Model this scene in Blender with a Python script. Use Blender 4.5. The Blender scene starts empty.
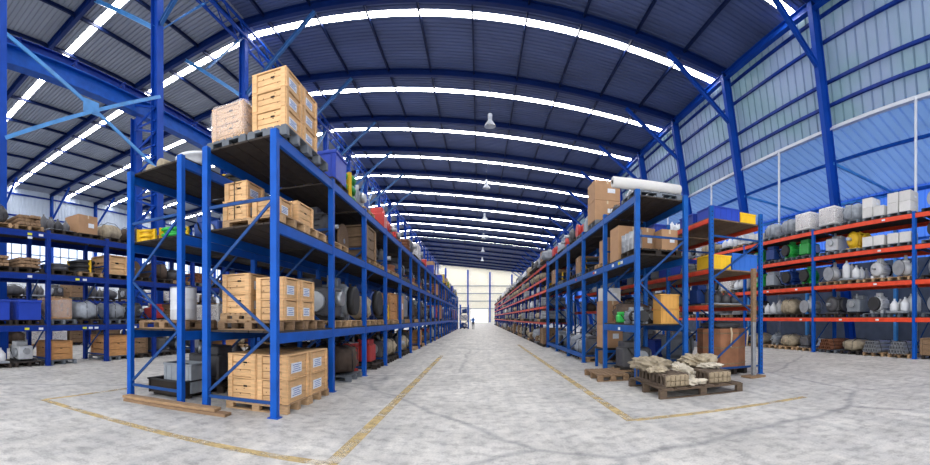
import bpy, math, random
from mathutils import Vector, Matrix
R_ = random.Random(11)
COL = bpy.context.scene.collection
PI = math.pi
CAM_Z = 1.5

# ------------------------------------------------------------------ mesh helper
class MB:
    def __init__(s): s.v = []; s.f = []; s.sm = []
    def add(s, vs, fs, smooth=False):
        o = len(s.v); s.v += [tuple(p) for p in vs]
        for f in fs: s.f.append(tuple(o + i for i in f)); s.sm.append(smooth)
        return s
    def box(s, c, d, rz=0.0, M=None, bev=0.0):
        hx, hy, hz = d[0] / 2, d[1] / 2, d[2] / 2
        if bev > 0:
            b = min(bev, hx * .45, hy * .45, hz * .45)
            vs = []
            idx = {}
            for sx in (-1, 1):
                for sy in (-1, 1):
                    for sz in (-1, 1):
                        for a in range(3):
                            p = [sx * (hx - b), sy * (hy - b), sz * (hz - b)]
                            p[a] = (sx, sy, sz)[a] * (hx, hy, hz)[a]
                            idx[(sx, sy, sz, a)] = len(vs); vs.append(p)
            fs = []
            for a in range(3):
                u, w = [(1, 2), (2, 0), (0, 1)][a]
                for sg in (-1, 1):
                    q = []
                    for su, sw in ((-1, -1), (1, -1), (1, 1), (-1, 1)):
                        k = [0, 0, 0]; k[a] = sg; k[u] = su; k[w] = sw
                        q.append(idx[(k[0], k[1], k[2], a)])
                    fs.append(q if sg > 0 else q[::-1])
            for a in range(3):          # edge along axis a
                u, w = [(1, 2), (2, 0), (0, 1)][a]
                for su in (-1, 1):
                    for sw in (-1, 1):
                        k0 = [0, 0, 0]; k0[a] = -1; k0[u] = su; k0[w] = sw
                        k1 = list(k0); k1[a] = 1
                        q = [idx[(*k0, u)], idx[(*k1, u)], idx[(*k1, w)], idx[(*k0, w)]]
                        fs.append(q if su * sw < 0 else q[::-1])
            for sx in (-1, 1):
                for sy in (-1, 1):
                    for sz in (-1, 1):
                        q = [idx[(sx, sy, sz, a)] for a in range(3)]
                        fs.append(q if sx * sy * sz > 0 else q[::-1])
        else:
            vs = [(-hx, -hy, -hz), (hx, -hy, -hz), (hx, hy, -hz), (-hx, hy, -hz), (-hx, -hy, hz), (hx, -hy, hz), (hx, hy, hz), (-hx, hy, hz)]
            fs = [(0, 3, 2, 1), (4, 5, 6, 7), (0, 1, 5, 4), (1, 2, 6, 5), (2, 3, 7, 6), (3, 0, 4, 7)]
        if M is None:
            ca, sa = math.cos(rz), math.sin(rz)
            vs = [(c[0] + x * ca - y * sa, c[1] + x * sa + y * ca, c[2] + z) for x, y, z in vs]
        else:
            vs = [Vector(c) + M @ Vector(p) for p in vs]
        return s.add(vs, fs)
    def b2(s, x0, x1, y0, y1, z0, z1, bev=0.0):
        return s.box(((x0 + x1) / 2, (y0 + y1) / 2, (z0 + z1) / 2), (x1 - x0, y1 - y0, z1 - z0), bev=bev)
    def bar(s, p, q, w, h, up=(0, 0, 1)):
        p = Vector(p); q = Vector(q); d = q - p; L = d.length
        if L < 1e-6: return s
        x = d.normalized(); u = Vector(up)
        if abs(x.dot(u)) > .98: u = Vector((1, 0, 0))
        y = u.cross(x).normalized(); z = x.cross(y)
        return s.box((p + q) / 2, (L, w, h), M=Matrix((x, y, z)).transposed())
    def ibeam(s, p, q, w, h, t=.02):
        p = Vector(p); q = Vector(q); x = (q - p).normalized(); u = Vector((0, 0, 1))
        if abs(x.dot(u)) > .98: u = Vector((1, 0, 0))
        y = u.cross(x).normalized(); z = x.cross(y)
        s.bar(p + z * (h / 2 - t / 2), q + z * (h / 2 - t / 2), w, t, z)
        s.bar(p - z * (h / 2 - t / 2), q - z * (h / 2 - t / 2), w, t, z)
        return s.bar(p, q, t, h - 2 * t, z)
    def lathe(s, prof, c=(0, 0, 0), axis='z', n=16, smooth=True, caps=True):
        vs = []; fs = []
        def m(r, a, h):
            x, y = r * math.cos(a), r * math.sin(a)
            p = {'z': (x, y, h), 'x': (h, x, y), 'y': (y, h, x)}[axis]
            return (c[0] + p[0], c[1] + p[1], c[2] + p[2])
        for r, h in prof:
            for i in range(n): vs.append(m(r, 2 * PI * i / n, h))
        for k in range(len(prof) - 1):
            for i in range(n):
                j = (i + 1) % n
                fs.append((k * n + i, k * n + j, (k + 1) * n + j, (k + 1) * n + i))
        s.add(vs, fs, smooth)
        if caps:
            o = len(s.v) - len(vs); k = len(prof) - 1
            s.f.append(tuple(o + i for i in reversed(range(n)))); s.sm.append(False)
            s.f.append(tuple(o + k * n + i for i in range(n))); s.sm.append(False)
        return s
    def cyl(s, c, r, h, axis='z', n=16):
        return s.lathe([(r, 0), (r, h)], c, axis, n)
    def tube(s, pts, r, n=6):
        pts = [Vector(p) for p in pts]; vs = []; fs = []
        for k, p in enumerate(pts):
            d = (pts[min(k + 1, len(pts) - 1)] - pts[max(k - 1, 0)]).normalized()
            u = Vector((0, 0, 1)) if abs(d.z) < .9 else Vector((1, 0, 0))
            a = d.cross(u).normalized(); b = a.cross(d)
            for i in range(n):
                t = 2 * PI * i / n; vs.append(p + (a * math.cos(t) + b * math.sin(t)) * r)
        for k in range(len(pts) - 1):
            for i in range(n):
                j = (i + 1) % n; fs.append((k * n + i, k * n + j, (k + 1) * n + j, (k + 1) * n + i))
        fs.append(tuple(range(n))[::-1]); o = (len(pts) - 1) * n; fs.append(tuple(o + i for i in range(n)))
        return s.add(vs, fs, True)
    def lump(s, c, d, seed=0, amp=.12, n=9, flat=3.0):
        """soft cloth-like heap filling a rounded box, flat below"""
        rr = random.Random(seed); ph = [rr.uniform(0, 6.28) for _ in range(9)]
        vs = []; fs = []; nu, nv = n * 2, n
        for i in range(nv + 1):
            th = PI * i / nv
            for j in range(nu):
                a = 2 * PI * j / nu
                x, y, z = math.sin(th) * math.cos(a), math.sin(th) * math.sin(a), math.cos(th)
                k = (abs(x) ** flat + abs(y) ** flat + abs(z) ** flat) ** (1 / flat)
                x, y, z = x / k, y / k, z / k
                w = 1 + amp * (math.sin(5 * x + 4 * y + ph[0]) * .5 + math.sin(7 * y - 5 * z + ph[1]) * .4 + math.sin(11 * x + 9 * z + ph[2]) * .3 + math.sin(17 * y + 13 * x + ph[3]) * .18)
                if amp >= .3: w += .22 * abs(math.sin(9 * x + 3 * z + ph[4])) + .16 * abs(math.sin(13 * y - 6 * x + ph[5])) + .1 * abs(math.sin(23 * x + 19 * y + ph[6])) - .22
                z = max(z * w, -1.0); x *= w; y *= w
                vs.append((c[0] + x * d[0] / 2, c[1] + y * d[1] / 2, c[2] + (z + 1) * d[2] / 2))
        for i in range(nv):
            for j in range(nu):
                k = (j + 1) % nu; fs.append((i * nu + j, (i + 1) * nu + j, (i + 1) * nu + k, i * nu + k))
        return s.add(vs, fs, True)
    def sphere(s, c, r, n=10, sz=1.0):
        return s.lathe([(max(1e-3, r * math.sin(PI * k / n)), -r * sz * math.cos(PI * k / n)) for k in range(n + 1)], c, 'z', n * 2)

def mesh_of(name, mbs):
    """mbs: list of (MB, material)"""
    me = bpy.data.meshes.new(name); v = []; f = []; sm = []; mi = []
    mats = []
    for mb, m in mbs:
        o = len(v); v += mb.v
        if m not in mats: mats.append(m)
        k = mats.index(m)
        f += [tuple(o + i for i in q) for q in mb.f]; sm += mb.sm; mi += [k] * len(mb.f)
    me.from_pydata(v, [], f)
    for m in mats: me.materials.append(m)
    me.polygons.foreach_set('use_smooth', sm); me.polygons.foreach_set('material_index', mi)
    me.update(); return me
def obj(name, mbs, mat=None, parent=None, loc=(0, 0, 0)):
    if isinstance(mbs, MB): mbs = [(mbs, mat)]
    o = bpy.data.objects.new(name, mesh_of(name, mbs)); COL.objects.link(o); o.location = loc
    if parent is not None: o.parent = parent
    return o
def empty(name, loc=(0, 0, 0), rz=0):
    o = bpy.data.objects.new(name, None); COL.objects.link(o); o.location = loc; o.rotation_euler = (0, 0, rz)
    o.empty_display_size = .2; return o
SEEN = {}
def tag(o, label, cat, group=None):
    SEEN[label] = SEEN.get(label, 0) + 1
    o['label'] = label; o['category'] = cat
    if group: o['group'] = group
    return o
def struct(o, label=None):
    o['kind'] = 'structure'
    if label: o['label'] = label
    return o

# ------------------------------------------------------------------ materials
MC = {}
def mat(name, col, rough=.6, metal=0, var=0.0, noise=0.0, nscale=6, bump=0.0, col2=None, stretch=None, trans=0.0, alpha=1.0, hue=0.0, emit=0, spec=.5, dirt=None):
    if name in MC: return MC[name]
    m = bpy.data.materials.new(name); m.use_nodes = True; nt = m.node_tree; N = nt.nodes; L = nt.links
    N.clear(); out = N.new('ShaderNodeOutputMaterial'); bs = N.new('ShaderNodeBsdfPrincipled')
    bs.inputs['Roughness'].default_value = rough; bs.inputs['Metallic'].default_value = metal
    bs.inputs['Specular IOR Level'].default_value = spec
    c = N.new('ShaderNodeRGB'); c.outputs[0].default_value = (*col, 1); src = c.outputs[0]
    tc = N.new('ShaderNodeTexCoord'); mp = N.new('ShaderNodeMapping'); L.new(tc.outputs['Object'], mp.inputs[0])
    if stretch: mp.inputs['Scale'].default_value = stretch
    if noise or col2 or bump:
        no = N.new('ShaderNodeTexNoise'); no.inputs['Scale'].default_value = nscale; no.inputs['Detail'].default_value = 6
        L.new(mp.outputs[0], no.inputs['Vector'])
    if col2:
        mx = N.new('ShaderNodeMix'); mx.data_type = 'RGBA'; L.new(src, mx.inputs[6]); mx.inputs[7].default_value = (*col2, 1)
        cr = N.new('ShaderNodeMapRange'); cr.inputs[1].default_value = .4; cr.inputs[2].default_value = .62
        L.new(no.outputs[0], cr.inputs[0]); L.new(cr.outputs[0], mx.inputs[0]); src = mx.outputs[2]
    if noise or var or hue:
        hs = N.new('ShaderNodeHueSaturation'); L.new(src, hs.inputs['Color'])
        val = None
        if noise:
            mr = N.new('ShaderNodeMapRange'); mr.inputs[1].default_value = .25; mr.inputs[2].default_value = .75
            mr.inputs[3].default_value = 1 - noise; mr.inputs[4].default_value = 1 + noise; L.new(no.outputs[0], mr.inputs[0]); val = mr.outputs[0]
        if var:
            oi = N.new('ShaderNodeObjectInfo'); m2 = N.new('ShaderNodeMapRange'); m2.inputs[3].default_value = 1 - var; m2.inputs[4].default_value = 1 + var
            L.new(oi.outputs['Random'], m2.inputs[0])
            if val is not None:
                mm = N.new('ShaderNodeMath'); mm.operation = 'MULTIPLY'; L.new(val, mm.inputs[0]); L.new(m2.outputs[0], mm.inputs[1]); val = mm.outputs[0]
            else: val = m2.outputs[0]
        if val is not None: L.new(val, hs.inputs['Value'])
        if hue:
            oi = N.new('ShaderNodeObjectInfo'); m3 = N.new('ShaderNodeMapRange'); m3.inputs[3].default_value = .5 - hue; m3.inputs[4].default_value = .5 + hue
            L.new(oi.outputs['Random'], m3.inputs[0]); L.new(m3.outputs[0], hs.inputs['Hue'])
        src = hs.outputs[0]
    L.new(src, bs.inputs['Base Color'])
    if bump:
        bp = N.new('ShaderNodeBump'); bp.inputs['Strength'].default_value = bump; bp.inputs['Distance'].default_value = .02
        L.new(no.outputs[0], bp.inputs['Height']); L.new(bp.outputs[0], bs.inputs['Normal'])
    sh = bs.outputs[0]
    if trans:
        tr = N.new('ShaderNodeBsdfTranslucent'); L.new(src, tr.inputs[0]); ms = N.new('ShaderNodeMixShader'); ms.inputs[0].default_value = trans
        L.new(sh, ms.inputs[1]); L.new(tr.outputs[0], ms.inputs[2]); sh = ms.outputs[0]
    if alpha < 1:
        tp = N.new('ShaderNodeBsdfTransparent'); ms = N.new('ShaderNodeMixShader'); ms.inputs[0].default_value = alpha
        L.new(tp.outputs[0], ms.inputs[1]); L.new(sh, ms.inputs[2]); sh = ms.outputs[0]
    if emit:
        bs.inputs['Emission Color'].default_value = (*col, 1); bs.inputs['Emission Strength'].default_value = emit
    L.new(sh, out.inputs[0]); MC[name] = m; return m

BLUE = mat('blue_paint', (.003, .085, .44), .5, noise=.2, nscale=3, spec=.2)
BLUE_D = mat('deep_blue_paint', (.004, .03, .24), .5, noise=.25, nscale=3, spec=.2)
BLUE_R = mat('rack_blue_right', (.006, .095, .40), .5, noise=.25, nscale=3, spec=.2)
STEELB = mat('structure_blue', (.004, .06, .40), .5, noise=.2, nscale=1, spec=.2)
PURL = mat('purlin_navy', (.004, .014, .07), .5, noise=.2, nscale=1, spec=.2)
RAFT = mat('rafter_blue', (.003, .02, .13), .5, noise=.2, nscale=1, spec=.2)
RBRACE = mat('rack_brace_blue', (.012, .06, .22), .5, noise=.3, nscale=4, spec=.2)
BRACE = mat('brace_blue', (.03, .14, .40), .4, noise=.3, nscale=4)
LBLUE = mat('light_blue_paint', (.06, .28, .66), .4, noise=.2, nscale=2)
RED = mat('orange_red_paint', (.78, .065, .02), .5, noise=.2, nscale=3)
PINE = mat('pine_boards', (.70, .43, .21), .7, noise=.22, nscale=5, stretch=(1, 1, 6), var=.1, bump=.15)
PINE2 = mat('orange_pine', (.52, .26, .10), .7, noise=.25, nscale=5, stretch=(1, 1, 6), var=.12, bump=.15)
PINEK = mat('pine_knots', (.16, .06, .025), .8)
OLDW = mat('weathered_wood', (.24, .15, .085), .85, noise=.3, nscale=7, stretch=(1, 4, 4), var=.25, bump=.2)
PALW = mat('pallet_wood', (.45, .29, .16), .85, noise=.3, nscale=7, stretch=(1, 4, 4), var=.25, bump=.2)
DKW = mat('dark_wood', (.03, .022, .018), .85, noise=.35, nscale=7, var=.3)
GPAL = mat('grey_plastic', (.14, .16, .19), .6, var=.3, noise=.15)
CARD = mat('cardboard', (.45, .26, .14), .8, noise=.08, var=.15)
WCARD = mat('white_cardboard', (.70, .69, .68), .7, noise=.06, var=.1)
TAPE = mat('packing_tape', (.62, .50, .33), .35)
PAPER = mat('paper_label', (.75, .78, .84), .6, noise=.12, nscale=25)
INK = mat('blue_ink', (.12, .22, .50), .6)
DARK = mat('dark_slot', (.02, .014, .01), .9)
MET = mat('galvanised_steel', (.42, .44, .47), .42, .6, noise=.2, var=.25)
CAST = mat('cast_iron', (.09, .09, .10), .55, .3, noise=.3, var=.4)
GREY = mat('grey_machine_paint', (.27, .30, .34), .45, noise=.15, var=.3)
WHITEP = mat('white_machine_paint', (.66, .68, .72), .45, noise=.12, var=.12)
BMACH = mat('blue_machine_paint', (.015, .06, .28), .45, noise=.15, var=.3)
GREEN = mat('green_machine_paint', (.03, .42, .07), .45, noise=.15, var=.3)
REDM = mat('red_machine_paint', (.50, .035, .03), .45, noise=.15, var=.3)
YEL = mat('yellow_plastic', (.85, .52, .015), .5, noise=.1, var=.1)
BBIN = mat('blue_plastic', (.012, .05, .42), .5, noise=.1, var=.15)
BLACK = mat('black_rubber', (.018, .018, .02), .6, var=.3)
CLOTH = mat('beige_sackcloth', (.38, .32, .23), .9, noise=.35, nscale=9, bump=.9, var=.15)
GCLOTH = mat('grey_tarpaulin', (.30, .33, .38), .75, noise=.3, nscale=9, bump=.4, var=.3)
DCLOTH = mat('dark_tarpaulin', (.07, .07, .08), .75, noise=.3, nscale=9, bump=.4, var=.3)
WRAP = mat('stretch_film', (.80, .76, .80), .22, noise=.15, nscale=14, bump=.5, alpha=.30)
RUST = mat('rusty_steel', (.20, .075, .035), .8, noise=.4, nscale=12, var=.3)
BARK = mat('log_ends', (.55, .28, .12), .8, noise=.3, nscale=20)
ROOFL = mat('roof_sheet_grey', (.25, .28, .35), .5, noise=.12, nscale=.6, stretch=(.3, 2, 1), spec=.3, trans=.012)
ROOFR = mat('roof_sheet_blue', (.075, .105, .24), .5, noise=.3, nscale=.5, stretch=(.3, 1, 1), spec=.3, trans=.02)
SIDING = mat('wall_sheet_pale', (.27, .35, .52), .45, noise=.15, nscale=.3, col2=(.19, .30, .36), trans=.13, spec=.3)
LEAN = mat('lean_to_sheet', (.20, .35, .66), .45, noise=.1, nscale=.4, trans=.26, spec=.3)
LEANB = mat('lean_to_wall_sheet', (.07, .20, .70), .45, noise=.1, nscale=.4, trans=.33, spec=.3)
BLOCK = mat('dark_block_wall', (.07, .09, .14), .8, noise=.2, nscale=2)
WALLG = mat('wall_sheet_grey', (.36, .42, .52), .5, noise=.12, nscale=.4, trans=.15)
WALLC = mat('wall_sheet_cream', (.80, .76, .64), .5, noise=.06, nscale=.3, trans=.12)
PANE = mat('window_sheet', (.75, .82, .95), .4, noise=.05, trans=.9)
SKYL = mat('skylight_sheet', (1.0, .985, .96), .4, emit=25)
FRAMEW = mat('window_bars', (.20, .24, .32), .5)
PIPEW = mat('white_pipe', (.62, .66, .74), .4)
SKIN = mat('skin', (.45, .26, .18), .6)
SHIRT = mat('blue_shirt', (.04, .16, .50), .8)
TROUS = mat('dark_trousers', (.02, .025, .05), .8)
HAIR = mat('black_hair', (.01, .01, .01), .7)

def floor_mat():
    m = bpy.data.materials.new('concrete_floor'); m.use_nodes = True; nt = m.node_tree; N = nt.nodes; L = nt.links
    bs = N['Principled BSDF']; tc = N.new('ShaderNodeTexCoord')
    def noise(sc, det=6, st=(1, 1, 1)):
        mp = N.new('ShaderNodeMapping'); mp.inputs['Scale'].default_value = st; L.new(tc.outputs['Object'], mp.inputs[0])
        n = N.new('ShaderNodeTexNoise'); n.inputs['Scale'].default_value = sc; n.inputs['Detail'].default_value = det; n.inputs['Roughness'].default_value = .65
        L.new(mp.outputs[0], n.inputs['Vector']); return n.outputs[0]
    def ramp(src, stops):
        r = N.new('ShaderNodeValToRGB'); L.new(src, r.inputs[0]); e = r.color_ramp.elements
        e[0].position, e[0].color = stops[0][0], (*stops[0][1], 1); e[1].position, e[1].color = stops[-1][0], (*stops[-1][1], 1)
        for p, c in stops[1:-1]:
            k = e.new(p); k.color = (*c, 1)
        return r.outputs[0]
    def mul(a, b, f=1.0):
        x = N.new('ShaderNodeMix'); x.data_type = 'RGBA'; x.blend_type = 'MULTIPLY'; x.inputs[0].default_value = f
        L.new(a, x.inputs[6]); L.new(b, x.inputs[7]); return x.outputs[2]
    base = ramp(noise(.8), [(.3, (.44, .435, .42)), (.5, (.56, .55, .53)), (.7, (.68, .67, .64))])
    mott = ramp(noise(5.0, 9), [(.36, (.66, .66, .67)), (.52, (1, 1, 1)), (.7, (1.12, 1.1, 1.08))])
    strk = ramp(noise(1.2, 5, (3.5, .35, 1)), [(.35, (.74, .75, .78)), (.6, (1.05, 1.04, 1.03))])
    fine = ramp(noise(40, 4), [(.3, (.85, .85, .86)), (.6, (1.03, 1.03, 1.03))])
    c = mul(mul(mul(base, mott), strk, .7), fine)
    # thin curved tyre marks and cracks
    mp = N.new('ShaderNodeMapping'); L.new(tc.outputs['Object'], mp.inputs[0])
    vo = N.new('ShaderNodeTexVoronoi'); vo.feature = 'DISTANCE_TO_EDGE'; vo.inputs['Scale'].default_value = .22
    nz = N.new('ShaderNodeTexNoise'); nz.inputs['Scale'].default_value = .9; L.new(mp.outputs[0], nz.inputs['Vector'])
    va = N.new('ShaderNodeMix'); va.data_type = 'VECTOR'; va.inputs[0].default_value = .35; L.new(mp.outputs[0], va.inputs[4]); L.new(nz.outputs['Color'], va.inputs[5])
    L.new(va.outputs[1], vo.inputs['Vector'])
    c = mul(c, ramp(vo.outputs[0], [(0, (.55, .56, .6)), (.006, (.72, .73, .76)), (.012, (1, 1, 1))]), .8)
    L.new(c, bs.inputs['Base Color']); bs.inputs['Specular IOR Level'].default_value = .35
    rr = N.new('ShaderNodeMapRange'); rr.inputs[3].default_value = .35; rr.inputs[4].default_value = .75; L.new(noise(1.7), rr.inputs[0]); L.new(rr.outputs[0], bs.inputs['Roughness'])
    bp = N.new('ShaderNodeBump'); bp.inputs['Strength'].default_value = .15; bp.inputs['Distance'].default_value = .01; L.new(noise(12), bp.inputs['Height']); L.new(bp.outputs[0], bs.inputs['Normal'])
    return m
def worn_yellow():
    m = bpy.data.materials.new('worn_yellow_paint'); m.use_nodes = True; nt = m.node_tree; N = nt.nodes; L = nt.links
    bs = N['Principled BSDF']; bs.inputs['Base Color'].default_value = (.62, .47, .22, 1); bs.inputs['Roughness'].default_value = .7
    tc = N.new('ShaderNodeTexCoord'); n = N.new('ShaderNodeTexNoise'); n.inputs['Scale'].default_value = 2.2; n.inputs['Detail'].default_value = 10; n.inputs['Roughness'].default_value = .7
    L.new(tc.outputs['Object'], n.inputs['Vector'])
    mr = N.new('ShaderNodeMapRange'); mr.inputs[1].default_value = .40; mr.inputs[2].default_value = .60; mr.inputs[3].default_value = .1; mr.inputs[4].default_value = .75; L.new(n.outputs[0], mr.inputs[0])
    tp = N.new('ShaderNodeBsdfTransparent'); ms = N.new('ShaderNodeMixShader'); L.new(mr.outputs[0], ms.inputs[0])
    L.new(tp.outputs[0], ms.inputs[1]); L.new(bs.outputs[0], ms.inputs[2]); L.new(ms.outputs[0], N['Material Output'].inputs[0])
    return m

# ------------------------------------------------------------------ building
Y_FRONT, Y_END = -6.0, 152.0
RIDGE_X, RIDGE_Z, EAVE_X, EAVE_Z, LEFT_X, LEFT_Z = -14.2, 20.5, 15.1, 17.6, -48.0, 18.0
def roof_z(x):
    if x >= RIDGE_X: return RIDGE_Z + (EAVE_Z - RIDGE_Z) * (x - RIDGE_X) / (EAVE_X - RIDGE_X)
    return RIDGE_Z + (LEFT_Z - RIDGE_Z) * (RIDGE_X - x) / (RIDGE_X - LEFT_X)
def wall_x(z): return 18.2 - 3.1 * z / 17.6
FR = [-1.0, 6.85, 15.2, 23.2, 30.6, 38.0, 45.2, 52.4, 59.6, 66.8, 74.0, 81.2, 88.4, 95.6, 102.8, 110.0, 117.2, 124.4, 131.6, 138.8, 146.0]
STRIPS = [f + (1.7 if f < 25 else 2.9) for f in FR if f > 5] 
STRIPS = [1.0] + STRIPS

struct(obj('floor', MB().b2(-52, 24, Y_FRONT, Y_END, -.3, 0), floor_mat()))
def sheet(y0, y1, fn, step=.34, amp=.045):
    """corrugated sheet: profile runs along y, extruded along a polyline given by fn(side offset) -> list of points"""
    ys = []; y = y0
    while y < y1 - 1e-4:
        for a, h in (((0, 0), (.62, 0), (.72, 1), (.9, 1)) if amp < .1 else ((0, 0), (.76, 0), (.82, 1), (.9, 1), (.96, 0))):
            yy = y + a * step
            if yy < y1: ys.append((yy, h * amp))
        y += step
    ys.append((y1, 0)); mb = MB(); rows = [fn(h) for _, h in ys]; k = len(rows[0])
    vs = [(p[0], yy, p[1]) for (yy, _), row in zip(ys, rows) for p in row]
    fs = [(i * k + j, i * k + j + 1, (i + 1) * k + j + 1, (i + 1) * k + j) for i in range(len(ys) - 1) for j in range(k - 1)]
    return mb.add(vs, fs)
edges = [Y_FRONT]
for s in STRIPS: edges += [s - .27, s + .27]
edges += [Y_END]
rl, rr = MB(), MB()
for i in range(0, len(edges), 2):
    for mb, xa, xb in ((rl, LEFT_X - .6, RIDGE_X), (rr, RIDGE_X, EAVE_X + .5)):
        t = sheet(edges[i], edges[i + 1], lambda h, xa=xa, xb=xb: [(xa, roof_z(xa) + h), (xb, roof_z(xb) + h)], .34, .07); mb.add(t.v, t.f)
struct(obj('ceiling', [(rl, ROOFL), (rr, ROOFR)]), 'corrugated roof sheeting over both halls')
for i, s in enumerate(STRIPS):
    mb = sheet(s - .27, s + .27, lambda h: [(LEFT_X, roof_z(LEFT_X) + h), (RIDGE_X, RIDGE_Z + h), (EAVE_X, EAVE_Z + h)])
    struct(obj('window_%d' % (i + 1), mb, SKYL), 'translucent roof light strip')
nwin = len(STRIPS)
# purlins, one object each
px = [EAVE_X - 3.1 * k for k in range(1, 10)] + [RIDGE_X - .6 - 3.1 * k for k in range(0, 11)]
for x in px:
    z = roof_z(x) - .14
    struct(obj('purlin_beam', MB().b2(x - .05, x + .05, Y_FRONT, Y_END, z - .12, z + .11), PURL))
for y in FR:
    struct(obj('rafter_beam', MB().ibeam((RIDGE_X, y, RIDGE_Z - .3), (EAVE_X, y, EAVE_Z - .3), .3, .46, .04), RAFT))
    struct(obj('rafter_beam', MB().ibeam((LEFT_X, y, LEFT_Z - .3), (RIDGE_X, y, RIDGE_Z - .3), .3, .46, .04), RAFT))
# ridge lattice beam, knee braces and centre posts
rb = MB()
for dx in (-.3, .3):
    for zz in (19.8, 19.1): rb.b2(RIDGE_X + dx - .06, RIDGE_X + dx + .06, Y_FRONT, Y_END, zz - .06, zz + .06)
y = Y_FRONT
while y < 100:
    for dx in (-.3, .3):
        rb.bar((RIDGE_X + dx, y, 19.2), (RIDGE_X + dx, y + .8, 19.9), .05, .05); rb.bar((RIDGE_X + dx, y + .8, 19.9), (RIDGE_X + dx, y + 1.6, 19.2), .05, .05)
    y += 1.6
struct(obj('ridge_beam', rb, STEELB), 'lattice ridge beam carried by the row of centre posts')
eb = MB(); eb.ibeam((EAVE_X - .1, Y_FRONT, EAVE_Z - .5), (EAVE_X - .1, Y_END, EAVE_Z - .5), .3, .45, .03)
struct(obj('trim_1', eb, STEELB), 'eaves beam above the right wall')
for i, y in enumerate(FR):
    if y < 0: continue
    X = RIDGE_X
    c = empty('steel_column', (X, y, 0)); struct(c, 'blue steel post in the row between the two halls')
    c['kind'] = 'structure'
    near = y < 60
    def cp(n, mb, m=STEELB): return struct(obj(n, mb, m, c))
    mb = MB(); mb.ibeam((-.05, 0, 0), (-.05, 0, 19.9), .44, .44, .035); cp('column_shaft', mb, STEELB)
    if near:
        mb = MB(); mb.ibeam((-1.5, 0, 0), (-1.5, 0, 11.7), .42, .44, .035)
        z = .3
        while z < 11.8:
            mb.bar((-1.5, -.14, z), (-.05, -.14, z + .6), .08, .09); mb.bar((-.05, -.14, z + .6), (-1.5, -.14, z + 1.2), .08, .09)
            mb.bar((-1.5, -.12, z), (-.05, -.12, z), .06, .08); z += 1.2
        cp('column_lattice_leg', mb, STEELB)
        for sg in (-1, 1):
            mb = MB(); xr = sg * 4.8; mb.ibeam((-.05 + sg * .2, 0, 15.7), (xr, 0, roof_z(X + xr) - .6), .2, .2, .03)
            cp('column_knee_brace', mb, BRACE if sg > 0 else LBLUE)
        mb = MB()
        y2 = FR[i + 1] - y if i + 1 < len(FR) else 7
        for o in (-.1, .1):
            mb.bar((o, 0, 15.4), (o, y2 / 2, 19.1), .07, .07); mb.bar((o, y2 / 2, 15.4), (o, y2 * .96, 19.1), .07, .07)
        n = 9
        for k in range(n):
            for ya, yb in ((0, y2 / 2), (y2 / 2, y2 * .96)):
                t0, t1 = k / n, (k + 1) / n; s0 = -.1 if k % 2 else .1
                mb.bar((s0, ya + (yb - ya) * t0, 15.4 + 3.8 * t0), (-s0, ya + (yb - ya) * t1, 15.4 + 3.8 * t1), .04, .04)
        cp('column_longitudinal_brace', mb, BRACE)
# crane runway girder along the centre posts
g = MB(); g.ibeam((RIDGE_X - 1.4, Y_FRONT, 12.2), (RIDGE_X - 1.4, 138, 12.2), .42, .8, .04)
g.b2(RIDGE_X - 1.48, RIDGE_X - 1.32, Y_FRONT, 138, 12.6, 12.7)
struct(obj('crane_runway_beam', g, BLUE), 'crane runway girder along the centre posts')
g = MB(); g.ibeam((RIDGE_X - 2.2, Y_FRONT, 13.4), (RIDGE_X - 2.2, 138, 13.4), .3, .4, .03)
for k in range(0, 50): g.box((RIDGE_X - 1.8, Y_FRONT + 2.9 * k, 13.1), (.9, .08, .08)); g.b2(RIDGE_X - 1.5, RIDGE_X - 1.42, Y_FRONT + 2.9 * k - .04, Y_FRONT + 2.9 * k + .04, 12.6, 13.1)
struct(obj('walkway_beam', g, BLUE_D), 'walkway beam beside the crane runway girder')
xb = MB()
xb.bar((RIDGE_X + .1, 7.0, 12.0), (RIDGE_X + .1, 15.2, 8.6), .05, .15); xb.bar((RIDGE_X + .16, 7.0, 8.1), (RIDGE_X + .16, 15.2, 12.2), .05, .15)
xb.box((RIDGE_X + .13, 11.0, 10.3), (.06, .8, .55))
struct(obj('cross_brace_beam', xb, LBLUE), 'large X brace between the two nearest centre posts')
# right wall
siding = sheet(Y_FRONT, Y_END, lambda h: [(wall_x(11.4) + .28 + h, 11.4), (wall_x(17.55) + .28 + h, 17.55)], .62, .15)
struct(obj('wall_right', siding, SIDING), 'pale corrugated sheeting of the upper right wall')
lean = sheet(Y_FRONT, Y_END, lambda h: [(wall_x(11.4) + .3, 11.55 + h), (22.75, 9.62 + h)], .62, .14)
struct(obj('lean_to_ceiling', lean, LEAN), 'sloping corrugated lean-to roof beyond the right wall')
ow = sheet(Y_FRONT, Y_END, lambda h: [(22.5 + h, 5.2), (22.5 + h, 9.9)], .62, .09)
struct(obj('wall_lean_to', ow, LEANB), 'blue corrugated outer wall of the lean-to')
for z in (16.7, 15.5, 13.6, 12.5):
    x = wall_x(z) + .2; struct(obj('wall_beam', MB().b2(x - .06, x + .06, Y_FRONT, Y_END, z - .08, z + .08), BLUE_D))
x = wall_x(11.4) + .15
struct(obj('trim_2', MB().b2(x - .1, x + .12, Y_FRONT, Y_END, 11.25, 11.42), PIPEW), 'pale sill flashing under the right wall sheeting')
struct(obj('wall_beam', MB().b2(18.6, 18.72, Y_FRONT, Y_END, 10.6, 10.76), BLUE))
struct(obj('wall_beam', MB().b2(22.3, 22.42, Y_FRONT, Y_END, 9.3, 9.5), BLUE))
struct(obj('wall_beam', MB().b2(22.3, 22.42, Y_FRONT, Y_END, 6.3, 6.44), BLUE))
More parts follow.
